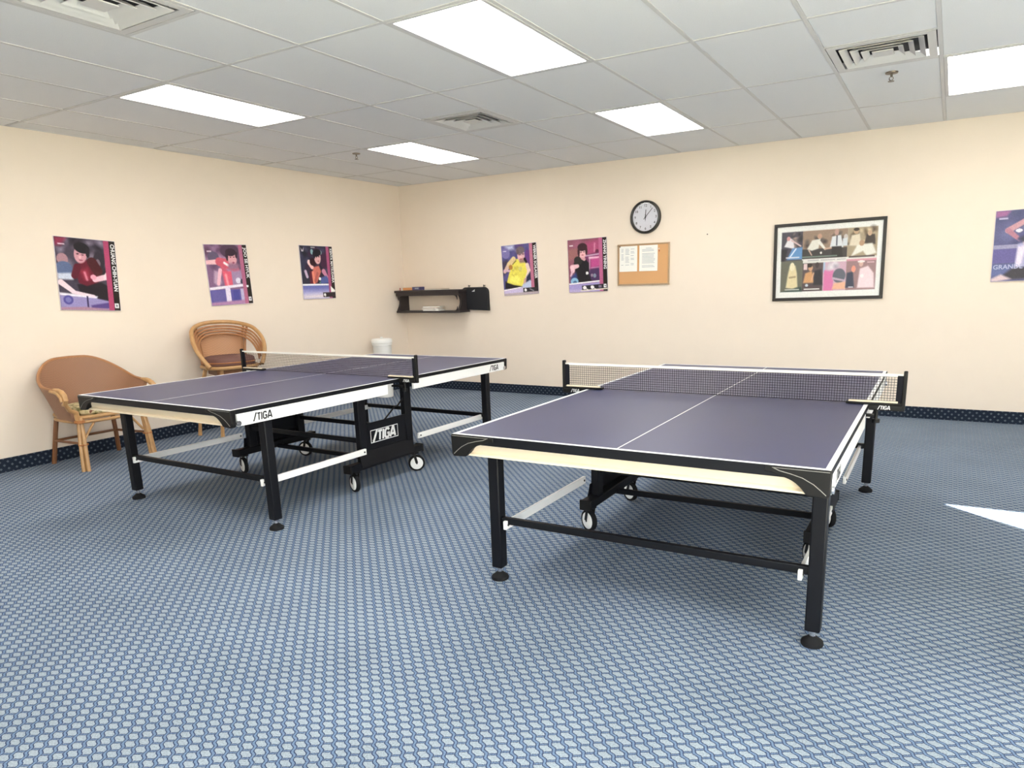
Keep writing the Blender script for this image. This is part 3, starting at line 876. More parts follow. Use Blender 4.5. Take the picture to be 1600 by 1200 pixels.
MB().add([(-.02, -.0506, .014), (.045, -.0506, .014), (.045, -.0506, .032), (-.02, -.0506, .032)], [(0, 1, 2, 3)]).build('print', MT['pprint'], bb_, smooth=False)
for i, (x, z, rz, m_, lab) in enumerate(((.58, 1.0645, .10, 'paper', 'white booklet lying at the bottom of the pile on the lower shelf board'), (.55, 1.0850, -.12, 'pink', 'pink booklet in the middle of the pile on the lower shelf board'), (.575, 1.1055, .22, 'oak', 'tan booklet topmost of the pile on the lower shelf board'))):
    t = thing('booklet', lab, 'booklet', (x, -.118, z), rz, 'booklets on the lower shelf board')
    MB().box((0, 0, .001), (.25, .155, .002)).build('cover', MT[m_], t, smooth=False)
    MB().box((0, 0, .0098), (.246, .152, .0156)).build('pages', MT['paper'], t, smooth=False)
    MB().box((0, 0, .0186), (.25, .155, .002)).build('cover', MT[m_], t, smooth=False)
pp_ = thing('paper_stack', 'low stack of tan papers lying on top of the wall shelf', 'papers', (.66, -.13, 1.3355), .08)
for k in range(4):
    MB().box((0, 0, .002+k*.0042), (.27-.01*(k % 2), .19, .0036), Matrix.Rotation(.05*(k-1.5), 3, 'Z')).build('sheet', MT['oak'] if k % 2 else MT['paper'], pp_, smooth=False)

# black bag hanging on two hooks
def make_bag():
    B = thing('sports_bag', 'flat black nylon bag hanging on the wall beside the shelf', 'bag', (0, 0, 0))
    x0, x1, z0, z1 = .985, 1.405, 1.062, 1.352
    def outline(k=1.0):
        c = .06; P = [(x0+.0, z0+.012), (x1+.004, z0-.004)]
        P += [(x1-c+c*math.cos(t), z1-c+c*math.sin(t)) for t in [i/6*1.57 for i in range(7)]]
        P += [(x0+c-c*math.sin(t), z1-c+c*math.cos(t)) for t in [i/6*1.57 for i in range(7)]]
        cx, cz = (x0+x1)/2, (z0+z1)/2
        return [(cx+(x-cx)*k, cz+(z-cz)*k) for x, z in P]
    rows = [(.006, .97), (.014, 1.0), (.040, 1.0), (.054, .96), (.058, .85), (.060, .5)]
    vs = []; fs = []; N = len(outline())
    for d, k in rows: vs += [(x, -d, z) for x, z in outline(k)]
    for i in range(len(rows)-1):
        for k in range(N): fs.append((i*N+k, i*N+(k+1) % N, (i+1)*N+(k+1) % N, (i+1)*N+k))
    fs.append(tuple(range(N))); fs.append(tuple((len(rows)-1)*N+k for k in range(N)))
    MB().add(vs, fs).build('bag_body', MT['bag'], B)
    MB().tube([(x, -.027, z) for x, z in outline(1.003)[2:]], .004, 6).build('zip', MT['plastic'], B)
    for x in (1.105, 1.340):
        MB().tube([(x-.010, -.03, z1-.004), (x-.008, -.03, z1+.018), (x, -.03, z1+.026), (x+.008, -.03, z1+.018), (x+.010, -.03, z1-.004)], .004, 6).build('loop', MT['bag'], B)
    em = MB()      # three-bar mountain emblem
    for k, (w, h0, h1) in enumerate(((.010, 0, .010), (.010, 0, .020), (.010, 0, .030))):
        u = -.020+k*.014
        em.add([(1.190+u, -.0612, 1.300), (1.190+u+w, -.0612, 1.300), (1.190+u+w+h1*.25, -.0612, 1.300+h1), (1.190+u+h1*.25-.002, -.0612, 1.300+h1*.7)], [(0, 1, 2, 3)])
    em.build('emblem', MT['line'], B, smooth=False)
    return B
make_bag()
for x, lab in ((1.105, 'small wall hook holding the left loop of the black bag'), (1.340, 'small wall hook holding the right loop of the black bag')):
    tag(MB().tube([(x, 0, 1.376), (x, -.028, 1.372), (x, -.040, 1.372), (x, -.044, 1.384)], .004, 8).build('wall_hook', MT['plastic']), lab, 'hook', 'hooks beside the shelf')
tag(MB().lathe([(.007, 0), (.007, .004), (.003, .007)], (4.224, -.001, 1.845), 10, Matrix.Rotation(math.pi/2, 3, 'X')).build('wall_nail', MT['brass']), 'single nail in the bare wall right of the clock', 'nail')

# ------------------------------------------------------------------ clock
def make_clock():
    C = thing('wall_clock', 'round black-rimmed wall clock above the cork board', 'clock', (3.527, 0, 2.066))
    Q = Matrix.Rotation(math.pi/2, 3, 'X')      # local z -> -y
    MB().lathe([(.178, .002), (.178, .030), (.172, .042), (.160, .046), (.152, .040), (.150, .022), (.150, .016)], n=56, R=Q).build('rim', MT['clockrim'], C)
    MB().lathe([(.151, .012), (.151, .018)], n=56, R=Q).build('dial', MT['clockface'], C)
    nm = []
    for h in range(1, 13):
        me = text_mesh(str(h), .036, MT['ink'], 'numeral', bold=.0006, align='CENTER')
        a = math.radians(90-30*h)
        o = instance('numeral', me, (.122*math.cos(a), -.0192, .122*math.sin(a)), C, (math.pi/2, 0, 0))
    tk = MB()
    for i in range(60):
        a = math.radians(6*i); r0 = .143; r1 = .148
        d = Vector((math.cos(a), 0, math.sin(a))); t = Vector((-d.z, 0, d.x))*(.0010 if i % 5 else .002)
        b = Vector((0, -.0188, 0)); tk.add([d*r0-t+b, d*r1-t+b, d*r1+t+b, d*r0+t+b], [(0, 1, 2, 3)])
    tk.build('minute_marks', MT['ink'], C, smooth=False)
    def hand(deg, L, w, y, name, tail=.03):
        a = math.radians(90-deg); d = Vector((math.cos(a), 0, math.sin(a)))
        MB().bar(d*-tail+Vector((0, y, 0)), d*L+Vector((0, y, 0)), w, .0015, up=Vector((0, -1, 0))).build(name, MT['ink'], C, smooth=False)
    hand(3.5, .080, .008, -.022, 'hour_hand')
    hand(42, .125, .006, -.025, 'minute_hand')
    hand(178, .045, .003, -.028, 'second_hand', .03)
    MB().lathe([(.007, .018), (.007, .030)], n=14, R=Q).build('hub', MT['ink'], C)
    MB().lathe([(.152, .0375), (.152, .0385)], n=48, R=Q).build('cover_glass', MT['glass'], C)
make_clock()

# ------------------------------------------------------------------ cork board
def make_cork():
    C = thing('cork_board', 'small cork notice board with oak frame below the clock', 'notice board', (3.500, 0, 1.560))
    w, h, t = .310, .227, .016
    MB().bb(-w+t, w-t, -.012, -.001, -h+t, h-t).build('cork_sheet', MT['cork'], C, smooth=False)
    for a in ((-w, w, h-t, h), (-w, w, -h, -h+t), (-w, -w+t, -h+t, h-t), (w-t, w, -h+t, h-t)):
        MB().bb(a[0], a[1], -.022, -.001, a[2], a[3]).build('frame_bar', MT['oak'], C, bevel=.003)
make_cork()
for k, (x, lab) in enumerate(((3.322, 'printed sheet pinned at the left of the cork board'), (3.564, 'printed sheet pinned right of another on the cork board'))):
    t = thing('paper_sheet', lab, 'paper', (x, -.0135, 1.625), 0, 'sheets on the cork board')
    w, h = .1085, .1405
    n = 8; vs = []; fs = []
    for yy in (0, -.0008):
        for i in range(n+1):
            z = h-2*h*i/n; bow = -.004*(i/n)**2
            vs += [(-w, yy+bow, z), (w, yy+bow, z)]
    for i in range(n):
        fs += [(2*i, 2*i+1, 2*i+3, 2*i+2), (2*(n+1)+2*i, 2*(n+1)+2*i+2, 2*(n+1)+2*i+3, 2*(n+1)+2*i+1)]
    MB().add(vs, fs).build('sheet', MT['paper'], t)
    ln = MB(); rnd = random.Random(3+k)
    def yb(z): return -.0022-.004*((h-z)/(2*h))**2
    for i in range(15 if k else 13):
        z = h-.035-i*.0145
        if k == 0:
            for c0, c1 in ((-.085, -.045), (-.035, .02), (.03, .082)):
                if rnd.random() < .8: ln.add([(c0, yb(z), z), (c1-rnd.random()*.02, yb(z), z), (c1-.012, yb(z), z+.004), (c0, yb(z), z+.004)], [(0, 1, 2, 3)])
        else:
            a = -.075 if i else -.03; b_ = .06+rnd.random()*.02 if i else .035
            if rnd.random() < .85: ln.add([(a, yb(z), z), (b_, yb(z), z), (b_, yb(z), z+.004), (a, yb(z), z+.004)], [(0, 1, 2, 3)])
    ln.build('print', MT['pprint'], t, smooth=False)
for (x, z, m_, lab) in ((3.222, 1.760, 'ink', 'dark push pin at the top left corner of the left sheet'), (3.690, 1.723, 'paper', 'white push pin stuck in bare cork right of the sheets'), (3.693, 1.698, 'red', 'red push pin stuck in bare cork right of the sheets')):
    tag(MB().lathe([(.004, 0), (.003, .004), (.0065, .008), (.006, .011), (.002, .012)], (x, -.0128, z), 12, Matrix.Rotation(math.pi/2, 3, 'X')).build('push_pin', MT[m_]), lab, 'pin', 'push pins on the cork board')

# ------------------------------------------------------------------ printed pictures
class Paint:
    """paints a small colour raster in print space: u 0..1 left-right, v 0..1 top-down"""
    def __init__(s, W, Hh, col, aspect):
        s.W, s.H, s.asp = W, Hh, aspect          # aspect = width/height in metres
        s.a = np.ones((Hh, W, 3))*np.array(col)/255.0
        u, v = np.meshgrid(np.linspace(0, 1, W), np.linspace(0, 1, Hh))
        s.u, s.v = u, v
        s.px = 1.0/Hh
    def _mix(s, m, c):
        m = np.clip(m, 0, 1)[..., None]; s.a = s.a*(1-m)+m*np.array(c)/255.0
    def ell(s, x, y, rx, ry, c, rot=0, soft=.06, al=1.0):
        dx = (s.u-x)*s.asp; dy = s.v-y; ca, sa = math.cos(rot), math.sin(rot)
        X = (dx*ca+dy*sa)/(rx*s.asp); Y = (-dx*sa+dy*ca)/ry
        d = np.sqrt(X*X+Y*Y); s._mix(al*((1+soft-d)/(2*soft)), c)
    def cap(s, x0, y0, x1, y1, r0, r1, c, soft=.010, al=1.0):
        ax, ay, bx, by = x0*s.asp, y0, x1*s.asp, y1
        px, py = s.u*s.asp-ax, s.v-ay; dx, dy = bx-ax, by-ay
        t = np.clip((px*dx+py*dy)/(dx*dx+dy*dy+1e-9), 0, 1)
        d = np.hypot(px-t*dx, py-t*dy)-(r0+(r1-r0)*t)
        s._mix(al*(.5-d/soft), c)
    def poly(s, P, c, soft=.008, al=1.0):
        ins = np.zeros_like(s.u, bool); dist = np.full_like(s.u, 9.0)
        n = len(P); U = s.u*s.asp; V = s.v
        for i in range(n):
            x0, y0 = P[i][0]*s.asp, P[i][1]; x1, y1 = P[(i+1) % n][0]*s.asp, P[(i+1) % n][1]
            cond = ((y0 > V) != (y1 > V))
            xx = x0+(V-y0)*(x1-x0)/(y1-y0+1e-12)
            ins ^= cond & (U < xx)
            dx, dy = x1-x0, y1-y0
            t = np.clip(((U-x0)*dx+(V-y0)*dy)/(dx*dx+dy*dy+1e-12), 0, 1)
            dist = np.minimum(dist, np.hypot(U-x0-t*dx, V-y0-t*dy))
        sd = np.where(ins, dist, -dist); s._mix(al*(.5+sd/soft), c)
    def rect(s, x0, y0, x1, y1, c, al=1.0): s.poly([(x0, y0), (x1, y0), (x1, y1), (x0, y1)], c, .006, al)
    def blobs(s, n, seed, x0, x1, y0, y1, r0, r1, cols, al=.7):
        R = random.Random(seed)
        for _ in range(n):
            s.ell(R.uniform(x0, x1), R.uniform(y0, y1), R.uniform(r0, r1), R.uniform(r0, r1)*s.asp, R.choice(cols), R.uniform(0, 3), .5, al)
    def grain(s, amt, seed):
        r = np.random.RandomState(seed); s.a = np.clip(s.a*(1+amt*(r.rand(s.H, s.W, 1)-.5)*2), 0, 1)
    def mesh(s, name, w, h, y=0.0):
        """grid in x-z plane, facing -y, centred"""
        vs = [((u-.5)*w, y, (.5-v)*h) for v in np.linspace(0, 1, s.H) for u in np.linspace(0, 1, s.W)]
        fs = [(j*s.W+i, (j+1)*s.W+i, (j+1)*s.W+i+1, j*s.W+i+1) for j in range(s.H-1) for i in range(s.W-1)]
        me = bpy.data.meshes.new(name); me.from_pydata(vs, [], fs)
        c = s.a.reshape(-1, 3); lin = np.where(c <= .04045, c/12.92, ((c+.055)/1.055)**2.4)
        at = me.color_attributes.new('print', 'FLOAT_COLOR', 'POINT')
        at.data.foreach_set('color', np.concatenate([lin, np.ones((len(lin), 1))], 1).astype(np.float32).ravel())
        me.materials.append(MT['print'])
        return me

SK, SKD, SKP = (214, 168, 160), (160, 110, 110), (240, 205, 210)
def side_strip(p, pink=(190, 96, 132)):
    p.rect(.80, 0, .895, 1, pink, .75); p.rect(.895, 0, 1.01, 1, (36, 30, 26))
def icons(p, spec):
    for kind, u, v in spec:
        if kind == 'sq': p.rect(u-.035, v-.035, u+.035, v+.035, (236, 236, 240)); p.ell(u, v, .018, .016, (120, 120, 130))
        if kind == 'bat': p.ell(u, v, .045, .034, (244, 240, 240)); p.cap(u+.04, v+.02, u+.085, v+.04, .008, .008, (236, 230, 230))
        if kind == 'ball': p.ell(u, v, .035, .03, (250, 248, 248))

def poster_a():
    p = Paint(100, 122, (70, 62, 78), .82)
    p.blobs(50, 1, 0, .8, 0, .55, .03, .10, [(40, 34, 44), (96, 84, 100), (140, 130, 150), (60, 50, 64), (30, 26, 34)])
    p.poly([(0, 0), (.2, 0), (.1, .12), (0, .12)], (140, 46, 76), .05)
    p.ell(.10, .30, .09, .08, (170, 130, 140)); p.ell(.11, .43, .14, .10, (90, 104, 140)); p.poly([(0, .50), (.28, .48), (.24, .58), (0, .58)], (200, 206, 224), .03)
    p.ell(.70, .30, .10, .12, (50, 44, 54)); p.ell(.68, .33, .04, .06, (120, 104, 118))
    p.poly([(.40, .98), (.30, .64), (.70, .60), (.95, .70), (.95, .92), (.6, .90)], (34, 28, 36), .02)
    p.poly([(.28, .40), (.42, .31), (.58, .27), (.70, .42), (.66, .60), (.46, .66), (.33, .62)], (104, 26, 46), .02)
    p.poly([(.36, .44), (.50, .40), (.54, .56), (.42, .58)], (150, 44, 66), .05, .8)
    p.cap(.33, .40, .27, .52, .05, .045, (92, 24, 42)); p.cap(.44, .47, .47, .57, .012, .012, (226, 150, 170), .03)
    p.cap(.58, .32, .66, .44, .07, .07, (74, 26, 32))
    p.ell(.40, .22, .105, .125, (206, 150, 162), .15); p.ell(.43, .13, .13, .075, (28, 24, 30), .25); p.ell(.52, .19, .035, .07, (34, 28, 34))
    p.ell(.355, .215, .025, .010, (96, 58, 70)); p.ell(.435, .225, .022, .009, (110, 66, 80)); p.ell(.39, .262, .022, .02, (228, 178, 186)); p.ell(.40, .30, .035, .010, (150, 80, 96))
    p.cap(.60, .565, .80, .52, .034, .040, (240, 190, 206)); p.cap(.80, .52, .84, .47, .036, .036, (246, 214, 226)); p.ell(.58, .53, .05, .036, (232, 160, 182))
    p.poly([(0, .76), (.30, .78), (.62, .80), (.60, .84), (.30, .82), (0, .80)], (236, 230, 244), .02)
    p.cap(.04, .62, .22, .74, .04, .03, (238, 212, 222)); p.cap(.22, .75, .56, .80, .025, .018, (238, 214, 226))
    p.poly([(0, .80), (.6, .83), (.9, .88), (.9, 1), (0, 1)], (150, 140, 190), .02); p.ell(.13, .86, .08, .065, (86, 80, 150)); p.ell(.13, .86, .045, .036, (120, 116, 176))
    p.rect(.43, .80, .46, .96, (60, 48, 90)); p.poly([(.50, .93), (.85, .88), (.85, .97), (.5, .98)], (84, 66, 130), .02)
    p.poly([(0, .965), (.4, .955), (.9, .985), (.9, 1), (0, 1)], (170, 130, 150), .02)
    side_strip(p, (176, 70, 108)); p.rect(.05, .085, .16, .105, (220, 190, 205)); icons(p, [('sq', .94, .93)]); p.grain(.06, 1)
    return p
def poster_b():
    p = Paint(90, 110, (132, 100, 134), .82)
    p.blobs(40, 2, 0, .8, 0, .4, .04, .11, [(104, 76, 106), (150, 116, 150), (90, 60, 84), (166, 130, 160), (70, 54, 76)])
    p.ell(.18, .20, .13, .09, (96, 84, 110)); p.ell(.58, .10, .22, .12, (78, 56, 78))
    p.poly([(.36, .62), (.30, .30), (.55, .27), (.75, .38), (.86, .62), (.6, .70)], (204, 96, 118), .03)
    p.poly([(.46, .40), (.62, .44), (.80, .42), (.86, .66), (.55, .70)], (164, 140, 176), .05)
    p.cap(0, .29, .30, .28, .032, .045, (240, 190, 198)); p.cap(.30, .28, .45, .31, .07, .08, (206, 92, 112)); p.cap(.42, .30, .50, .34, .02, .02, (250, 240, 244), .02)
    p.poly([(.12, .62), (.16, .42), (.26, .45), (.30, .62), (.22, .70)], (190, 160, 186), .04); p.cap(.30, .42, .22, .64, .035, .03, (246, 190, 206))
    p.rect(.36, .44, .56, .68, (226, 96, 120), .8); p.cap(.42, .50, .44, .66, .02, .02, (246, 160, 170), .03)
    p.ell(.62, .23, .11, .125, (216, 160, 170)); p.ell(.60, .125, .125, .065, (54, 36, 50)); p.ell(.50, .19, .03, .08, (58, 40, 52)); p.ell(.73, .17, .03, .06, (60, 42, 54))
    p.ell(.585, .205, .022, .010, (100, 60, 74)); p.ell(.665, .205, .022, .010, (100, 60, 74)); p.ell(.64, .30, .028, .016, (150, 60, 90)); p.cap(.56, .36, .70, .36, .05, .05, (150, 110, 136), .05)
    p.ell(.70, .60, .06, .05, (226, 220, 236)); p.ell(.80, .62, .05, .05, (60, 56, 80))
    p.poly([(0, .70), (.86, .655), (.86, .70), (0, .745)], (240, 232, 246), .01)
    p.rect(0, .745, .9, 1, (92, 86, 156)); p.poly([(.02, .76), (.36, .74), (.36, .95), (.05, .97)], (104, 96, 160), .04); p.rect(.36, .70, .48, .97, (236, 226, 246)); p.rect(.72, .74, .80, .95, (190, 180, 214)); p.rect(.54, .76, .68, .93, (76, 76, 148))
    p.poly([(0, .95), (.9, .93), (.9, 1), (0, 1)], (176, 132, 172), .03)
    side_strip(p, (178, 104, 136)); p.rect(.05, .10, .15, .12, (226, 206, 220)); icons(p, [('sq', .94, .92)]); p.ell(.91, .70, .03, .02, (240, 240, 244)); p.grain(.06, 2)
    return p
def poster_c():
    p = Paint(80, 98, (40, 42, 62), .82)
    p.blobs(30, 3, 0, .8, 0, .5, .04, .11, [(30, 34, 46), (52, 54, 80), (64, 40, 66), (24, 26, 36), (70, 66, 96)])
    p.poly([(.60, .14), (.82, .14), (.82, .42), (.60, .42)], (66, 34, 62), .06); p.ell(.36, .11, .04, .05, (130, 170, 180)); p.ell(.62, .12, .05, .04, (120, 140, 150))
    p.poly([(.03, .03), (.08, .09), (.13, .03), (.11, .11), (.05, .11)], (196, 190, 200), .01); p.rect(.34, .02, .46, .04, (170, 170, 180))
    p.poly([(.24, .72), (.26, .46), (.40, .36), (.60, .36), (.72, .52), (.74, .68), (.56, .72)], (40, 30, 50), .03)
    p.poly([(.36, .40), (.54, .37), (.60, .48), (.50, .62), (.44, .70), (.30, .70)], (206, 116, 104), .03)
    p.poly([(.23, .72), (.24, .48), (.32, .46), (.36, .70)], (96, 26, 48), .02); p.cap(.34, .50, .36, .69, .028, .03, (232, 140, 120)); p.cap(.48, .52, .40, .66, .03, .03, (180, 96, 90))
    p.cap(.33, .40, .27, .33, .04, .045, (240, 190, 190)); p.ell(.25, .31, .05, .05, (246, 208, 208)); p.ell(.37, .30, .10, .075, (44, 18, 28), .25); p.cap(.12, .48, .16, .58, .03, .03, (200, 180, 206))
    p.ell(.52, .22, .10, .12, (222, 176, 178)); p.ell(.51, .13, .13, .07, (22, 24, 34), -.2); p.ell(.43, .18, .03, .06, (24, 24, 34)); p.ell(.49, .21, .02, .009, (90, 60, 70)); p.ell(.57, .20, .02, .009, (90, 60, 70)); p.ell(.54, .285, .025, .01, (170, 90, 100))
    p.cap(.68, .48, .78, .60, .05, .03, (196, 130, 160)); p.poly([(.55, .60), (.75, .56), (.90, .70), (.56, .72)], (82, 96, 156), .03); p.ell(.54, .62, .035, .03, (248, 248, 250)); p.ell(.54, .69, .03, .012, (84, 140, 140))
    p.rect(0, .715, .9, .75, (238, 240, 250)); p.rect(0, .75, .9, 1, (110, 116, 184))
    p.poly([(0, .84), (.9, .84), (.9, 1), (0, 1)], (176, 172, 216), .10); p.poly([(0, .92), (.9, .90), (.9, 1), (0, 1)], (226, 216, 226), .08)
    side_strip(p, (170, 84, 124)); p.poly([(.86, .76), (1, .85), (.98, .88), (.86, .88)], (250, 246, 240), .01); p.rect(.60, .885, 1, .975, (52, 42, 46)); icons(p, [('ball', .66, .93)]); p.grain(.06, 3)
    return p
def poster_d():
    p = Paint(80, 98, (92, 88, 140), .82)
    p.blobs(30, 4, 0, .8, 0, .45, .04, .12, [(76, 76, 130), (120, 112, 170), (140, 130, 170), (96, 70, 120), (70, 64, 100)])
    p.poly([(.1, 0), (.36, 0), (.36, .08), (.2, .10)], (200, 204, 230), .08); p.ell(.75, .28, .09, .16, (104, 64, 130)); p.ell(.12, .16, .12, .10, (128, 120, 176))
    p.poly([(0, .32), (.16, .28), (.2, .5), (0, .6)], (70, 60, 80), .06)
    p.poly([(.04, .86), (.06, .72), (.2, .70), (.55, .84), (.50, .92)], (30, 26, 32), .03)
    p.poly([(.10, .74), (.20, .52), (.30, .34), (.44, .28), (.62, .34), (.74, .42), (.70, .60), (.64, .82), (.55, .84), (.30, .80)], (232, 220, 96), .02)
    p.poly([(.18, .66), (.34, .58), (.50, .66), (.46, .80), (.2, .74)], (246, 240, 120), .05, .8); p.blobs(14, 8, .25, .62, .38, .62, .02, .05, [(206, 190, 80), (240, 230, 110), (190, 176, 90)], .6)
    p.ell(.52, .48, .06, .04, (214, 206, 120)); p.cap(.40, .32, .30, .38, .01, .01, (84, 70, 30), .02)
    p.cap(.06, .52, .20, .38, .035, .05, (214, 184, 170)); p.cap(.20, .38, .34, .28, .05, .05, (224, 200, 150)); p.ell(.24, .44, .06, .05, (178, 126, 60)); p.cap(.05, .50, .20, .51, .025, .02, (216, 180, 196))
    p.cap(.72, .42, .76, .55, .04, .04, (234, 208, 196)); p.cap(.76, .55, .66, .72, .04, .03, (240, 216, 206)); p.cap(.64, .70, .60, .82, .025, .03, (206, 160, 150))
    p.ell(.56, .22, .105, .135, (220, 176, 182)); p.ell(.55, .12, .12, .075, (112, 98, 104)); p.ell(.47, .15, .04, .05, (104, 88, 94)); p.cap(.50, .205, .545, .205, .008, .008, (70, 40, 54), .02); p.cap(.60, .20, .645, .20, .008, .008, (70, 40, 54), .02); p.ell(.56, .255, .018, .025, (236, 190, 190)); p.cap(.52, .30, .60, .295, .010, .010, (150, 80, 86), .02); p.cap(.54, .34, .64, .34, .03, .03, (150, 120, 110), .03); p.cap(.66, .30, .70, .36, .03, .02, (30, 22, 30))
    p.poly([(.68, .66), (.80, .55), (.9, .70), (.9, .80), (.66, .76)], (34, 38, 66), .03); p.poly([(.56, .80), (.78, .72), (.9, .80), (.9, .90), (.5, .90)], (190, 200, 226), .03)
    p.poly([(0, .90), (.55, .86), (.9, .90), (.9, 1), (0, 1)], (206, 192, 226), .02); p.poly([(0, .885), (.52, .845), (.52, .865), (0, .91)], (250, 246, 250), .01)
    side_strip(p, (188, 116, 142)); p.rect(.04, .105, .14, .12, (240, 236, 246)); p.rect(.56, .87, 1, .96, (44, 42, 48)); icons(p, [('ball', .63, .915)]); p.cap(.76, .90, .86, .94, .01, .01, (150, 150, 160), .02); p.poly([(0, .965), (1, .955), (1, 1), (0, 1)], (186, 170, 176), .01); p.grain(.06, 4)
    return p
def poster_e():
    p = Paint(90, 110, (142, 86, 104), .82)
    p.blobs(30, 5, 0, .8, 0, .4, .05, .13, [(150, 94, 112), (128, 76, 92), (160, 96, 120), (136, 84, 96)])
    p.poly([(0, .18), (.26, .16), (.26, .36), (0, .38)], (156, 104, 104), .05); p.poly([(.46, .06), (.84, .02), (.84, .30), (.52, .32)], (170, 76, 116), .08)
    p.cap(.70, .10, .69, .24, .012, .012, (214, 140, 170), .03); p.ell(.76, .26, .05, .05, (100, 36, 66))
    p.poly([(.44, .30), (.84, .26), (.84, .72), (.5, .76)], (120, 56, 100), .03); p.poly([(.58, .36), (.80, .33), (.84, .52), (.58, .56)], (190, 80, 140), .05); p.cap(.46, .32, .80, .30, .010, .010, (214, 190, 210), .02); p.cap(.56, .36, .82, .36, .02, .012, (240, 200, 220), .03); p.cap(.56, .38, .55, .62, .008, .008, (220, 190, 206), .02); p.cap(.60, .55, .82, .545, .008, .008, (200, 150, 190), .02)
    p.poly([(.55, .58), (.84, .56), (.84, .80), (.5, .80)], (74, 50, 92), .04); p.ell(.68, .70, .04, .04, (130, 140, 160)); p.ell(.61, .69, .03, .03, (150, 130, 150))
    p.poly([(.16, .82), (.18, .52), (.14, .44), (.30, .34), (.46, .38), (.54, .46), (.54, .66), (.60, .82)], (30, 28, 34), .02)
    p.ell(.26, .40, .11, .08, (46, 44, 44), .5); p.cap(.10, .52, .24, .50, .05, .035, (236, 190, 200)); p.ell(.11, .56, .055, .07, (240, 200, 210)); p.cap(.10, .60, .06, .68, .02, .02, (226, 186, 200))
    p.poly([(.04, .82), (.06, .70), (.2, .62), (.26, .82)], (60, 72, 128), .05); p.ell(.15, .79, .10, .07, (140, 186, 216)); p.ell(.16, .81, .05, .035, (80, 110, 150))
    p.ell(.38, .25, .095, .12, (232, 180, 186)); p.ell(.38, .15, .125, .075, (58, 30, 38)); p.ell(.285, .24, .03, .09, (64, 34, 42)); p.ell(.48, .22, .03, .08, (64, 34, 42)); p.cap(.30, .18, .46, .175, .025, .025, (60, 32, 40), .03)
    p.ell(.345, .245, .02, .009, (90, 50, 60)); p.ell(.42, .24, .02, .009, (90, 50, 60)); p.ell(.385, .30, .028, .008, (180, 80, 100)); p.cap(.36, .36, .42, .38, .02, .03, (216, 160, 168))
    p.ell(.485, .645, .035, .03, (250, 248, 248)); p.cap(.49, .69, .48, .70, .02, .02, (20, 18, 24))
    p.poly([(0, .825), (.97, .785), (.97, .81), (0, .855)], (250, 248, 252), .008); p.poly([(0, .855), (1, .815), (1, 1), (0, 1)], (166, 154, 208), .02); p.poly([(0, .95), (.5, .95), (.5, 1), (0, 1)], (190, 176, 212), .05)
    side_strip(p, (186, 100, 140)); p.rect(.04, .10, .14, .12, (238, 222, 230)); p.poly([(.34, .88), (1, .86), (1, .945), (.34, .965)], (40, 36, 44), .01); icons(p, [('bat', .41, .92), ('bat', .61, .915), ('sq', .94, .90)]); p.rect(.77, .885, .85, .93, (120, 110, 130)); p.poly([(.3, .965), (1, .945), (1, .965), (.3, .985)], (232, 222, 206), .01); p.grain(.06, 5)
    return p
def poster_f():
    p = Paint(90, 110, (92, 92, 132), .82)
    p.blobs(24, 6, 0, 1, 0, .5, .05, .13, [(84, 88, 120), (104, 104, 146), (120, 122, 150), (76, 78, 116)])
    p.poly([(0, 0), (.22, 0), (.16, .08), (0, .09)], (160, 104, 150), .04); p.rect(0, .48, .5, .54, (150, 146, 178)); p.rect(0, .54, .5, .74, (100, 92, 148))
    p.cap(.52, .12, .20, .28, .035, .04, (196, 150, 160)); p.cap(.20, .28, .38, .42, .035, .025, (176, 122, 140)); p.ell(.52, .12, .08, .06, (206, 156, 166))
    p.poly([(.34, .42), (.42, .30), (.95, .26), (.95, .52), (.5, .52)], (84, 84, 130), .03); p.poly([(.36, .40), (.50, .34), (.8, .46), (.5, .52)], (66, 66, 84), .04); p.ell(.36, .29, .05, .025, (230, 224, 236))
    p.poly([(.36, .48), (.52, .44), (.9, .44), (.9, .82), (.34, .80)], (170, 166, 204), .03); p.poly([(.36, .52), (.48, .50), (.42, .80), (.34, .80)], (226, 214, 232), .03); p.poly([(.44, .46), (.7, .42), (.7, .52), (.46, .52)], (226, 190, 190), .04)
    p.poly([(0, .76), (.34, .76), (.34, .92), (0, .92)], (96, 104, 150), .03); p.poly([(.16, .92), (.3, .82), (.95, .80), (.95, .96), (.3, .98)], (62, 58, 66), .04); p.poly([(0, .96), (.14, .90), (.3, .97), (.1, 1), (0, 1)], (214, 190, 194), .03)
    side_strip(p, (120, 90, 140)); p.rect(.05, .10, .18, .12, (206, 196, 226)); p.grain(.06, 6)
    p.ell(.62, .10, .10, .10, (206, 160, 166)); p.ell(.62, .04, .12, .05, (40, 34, 40))
    return p

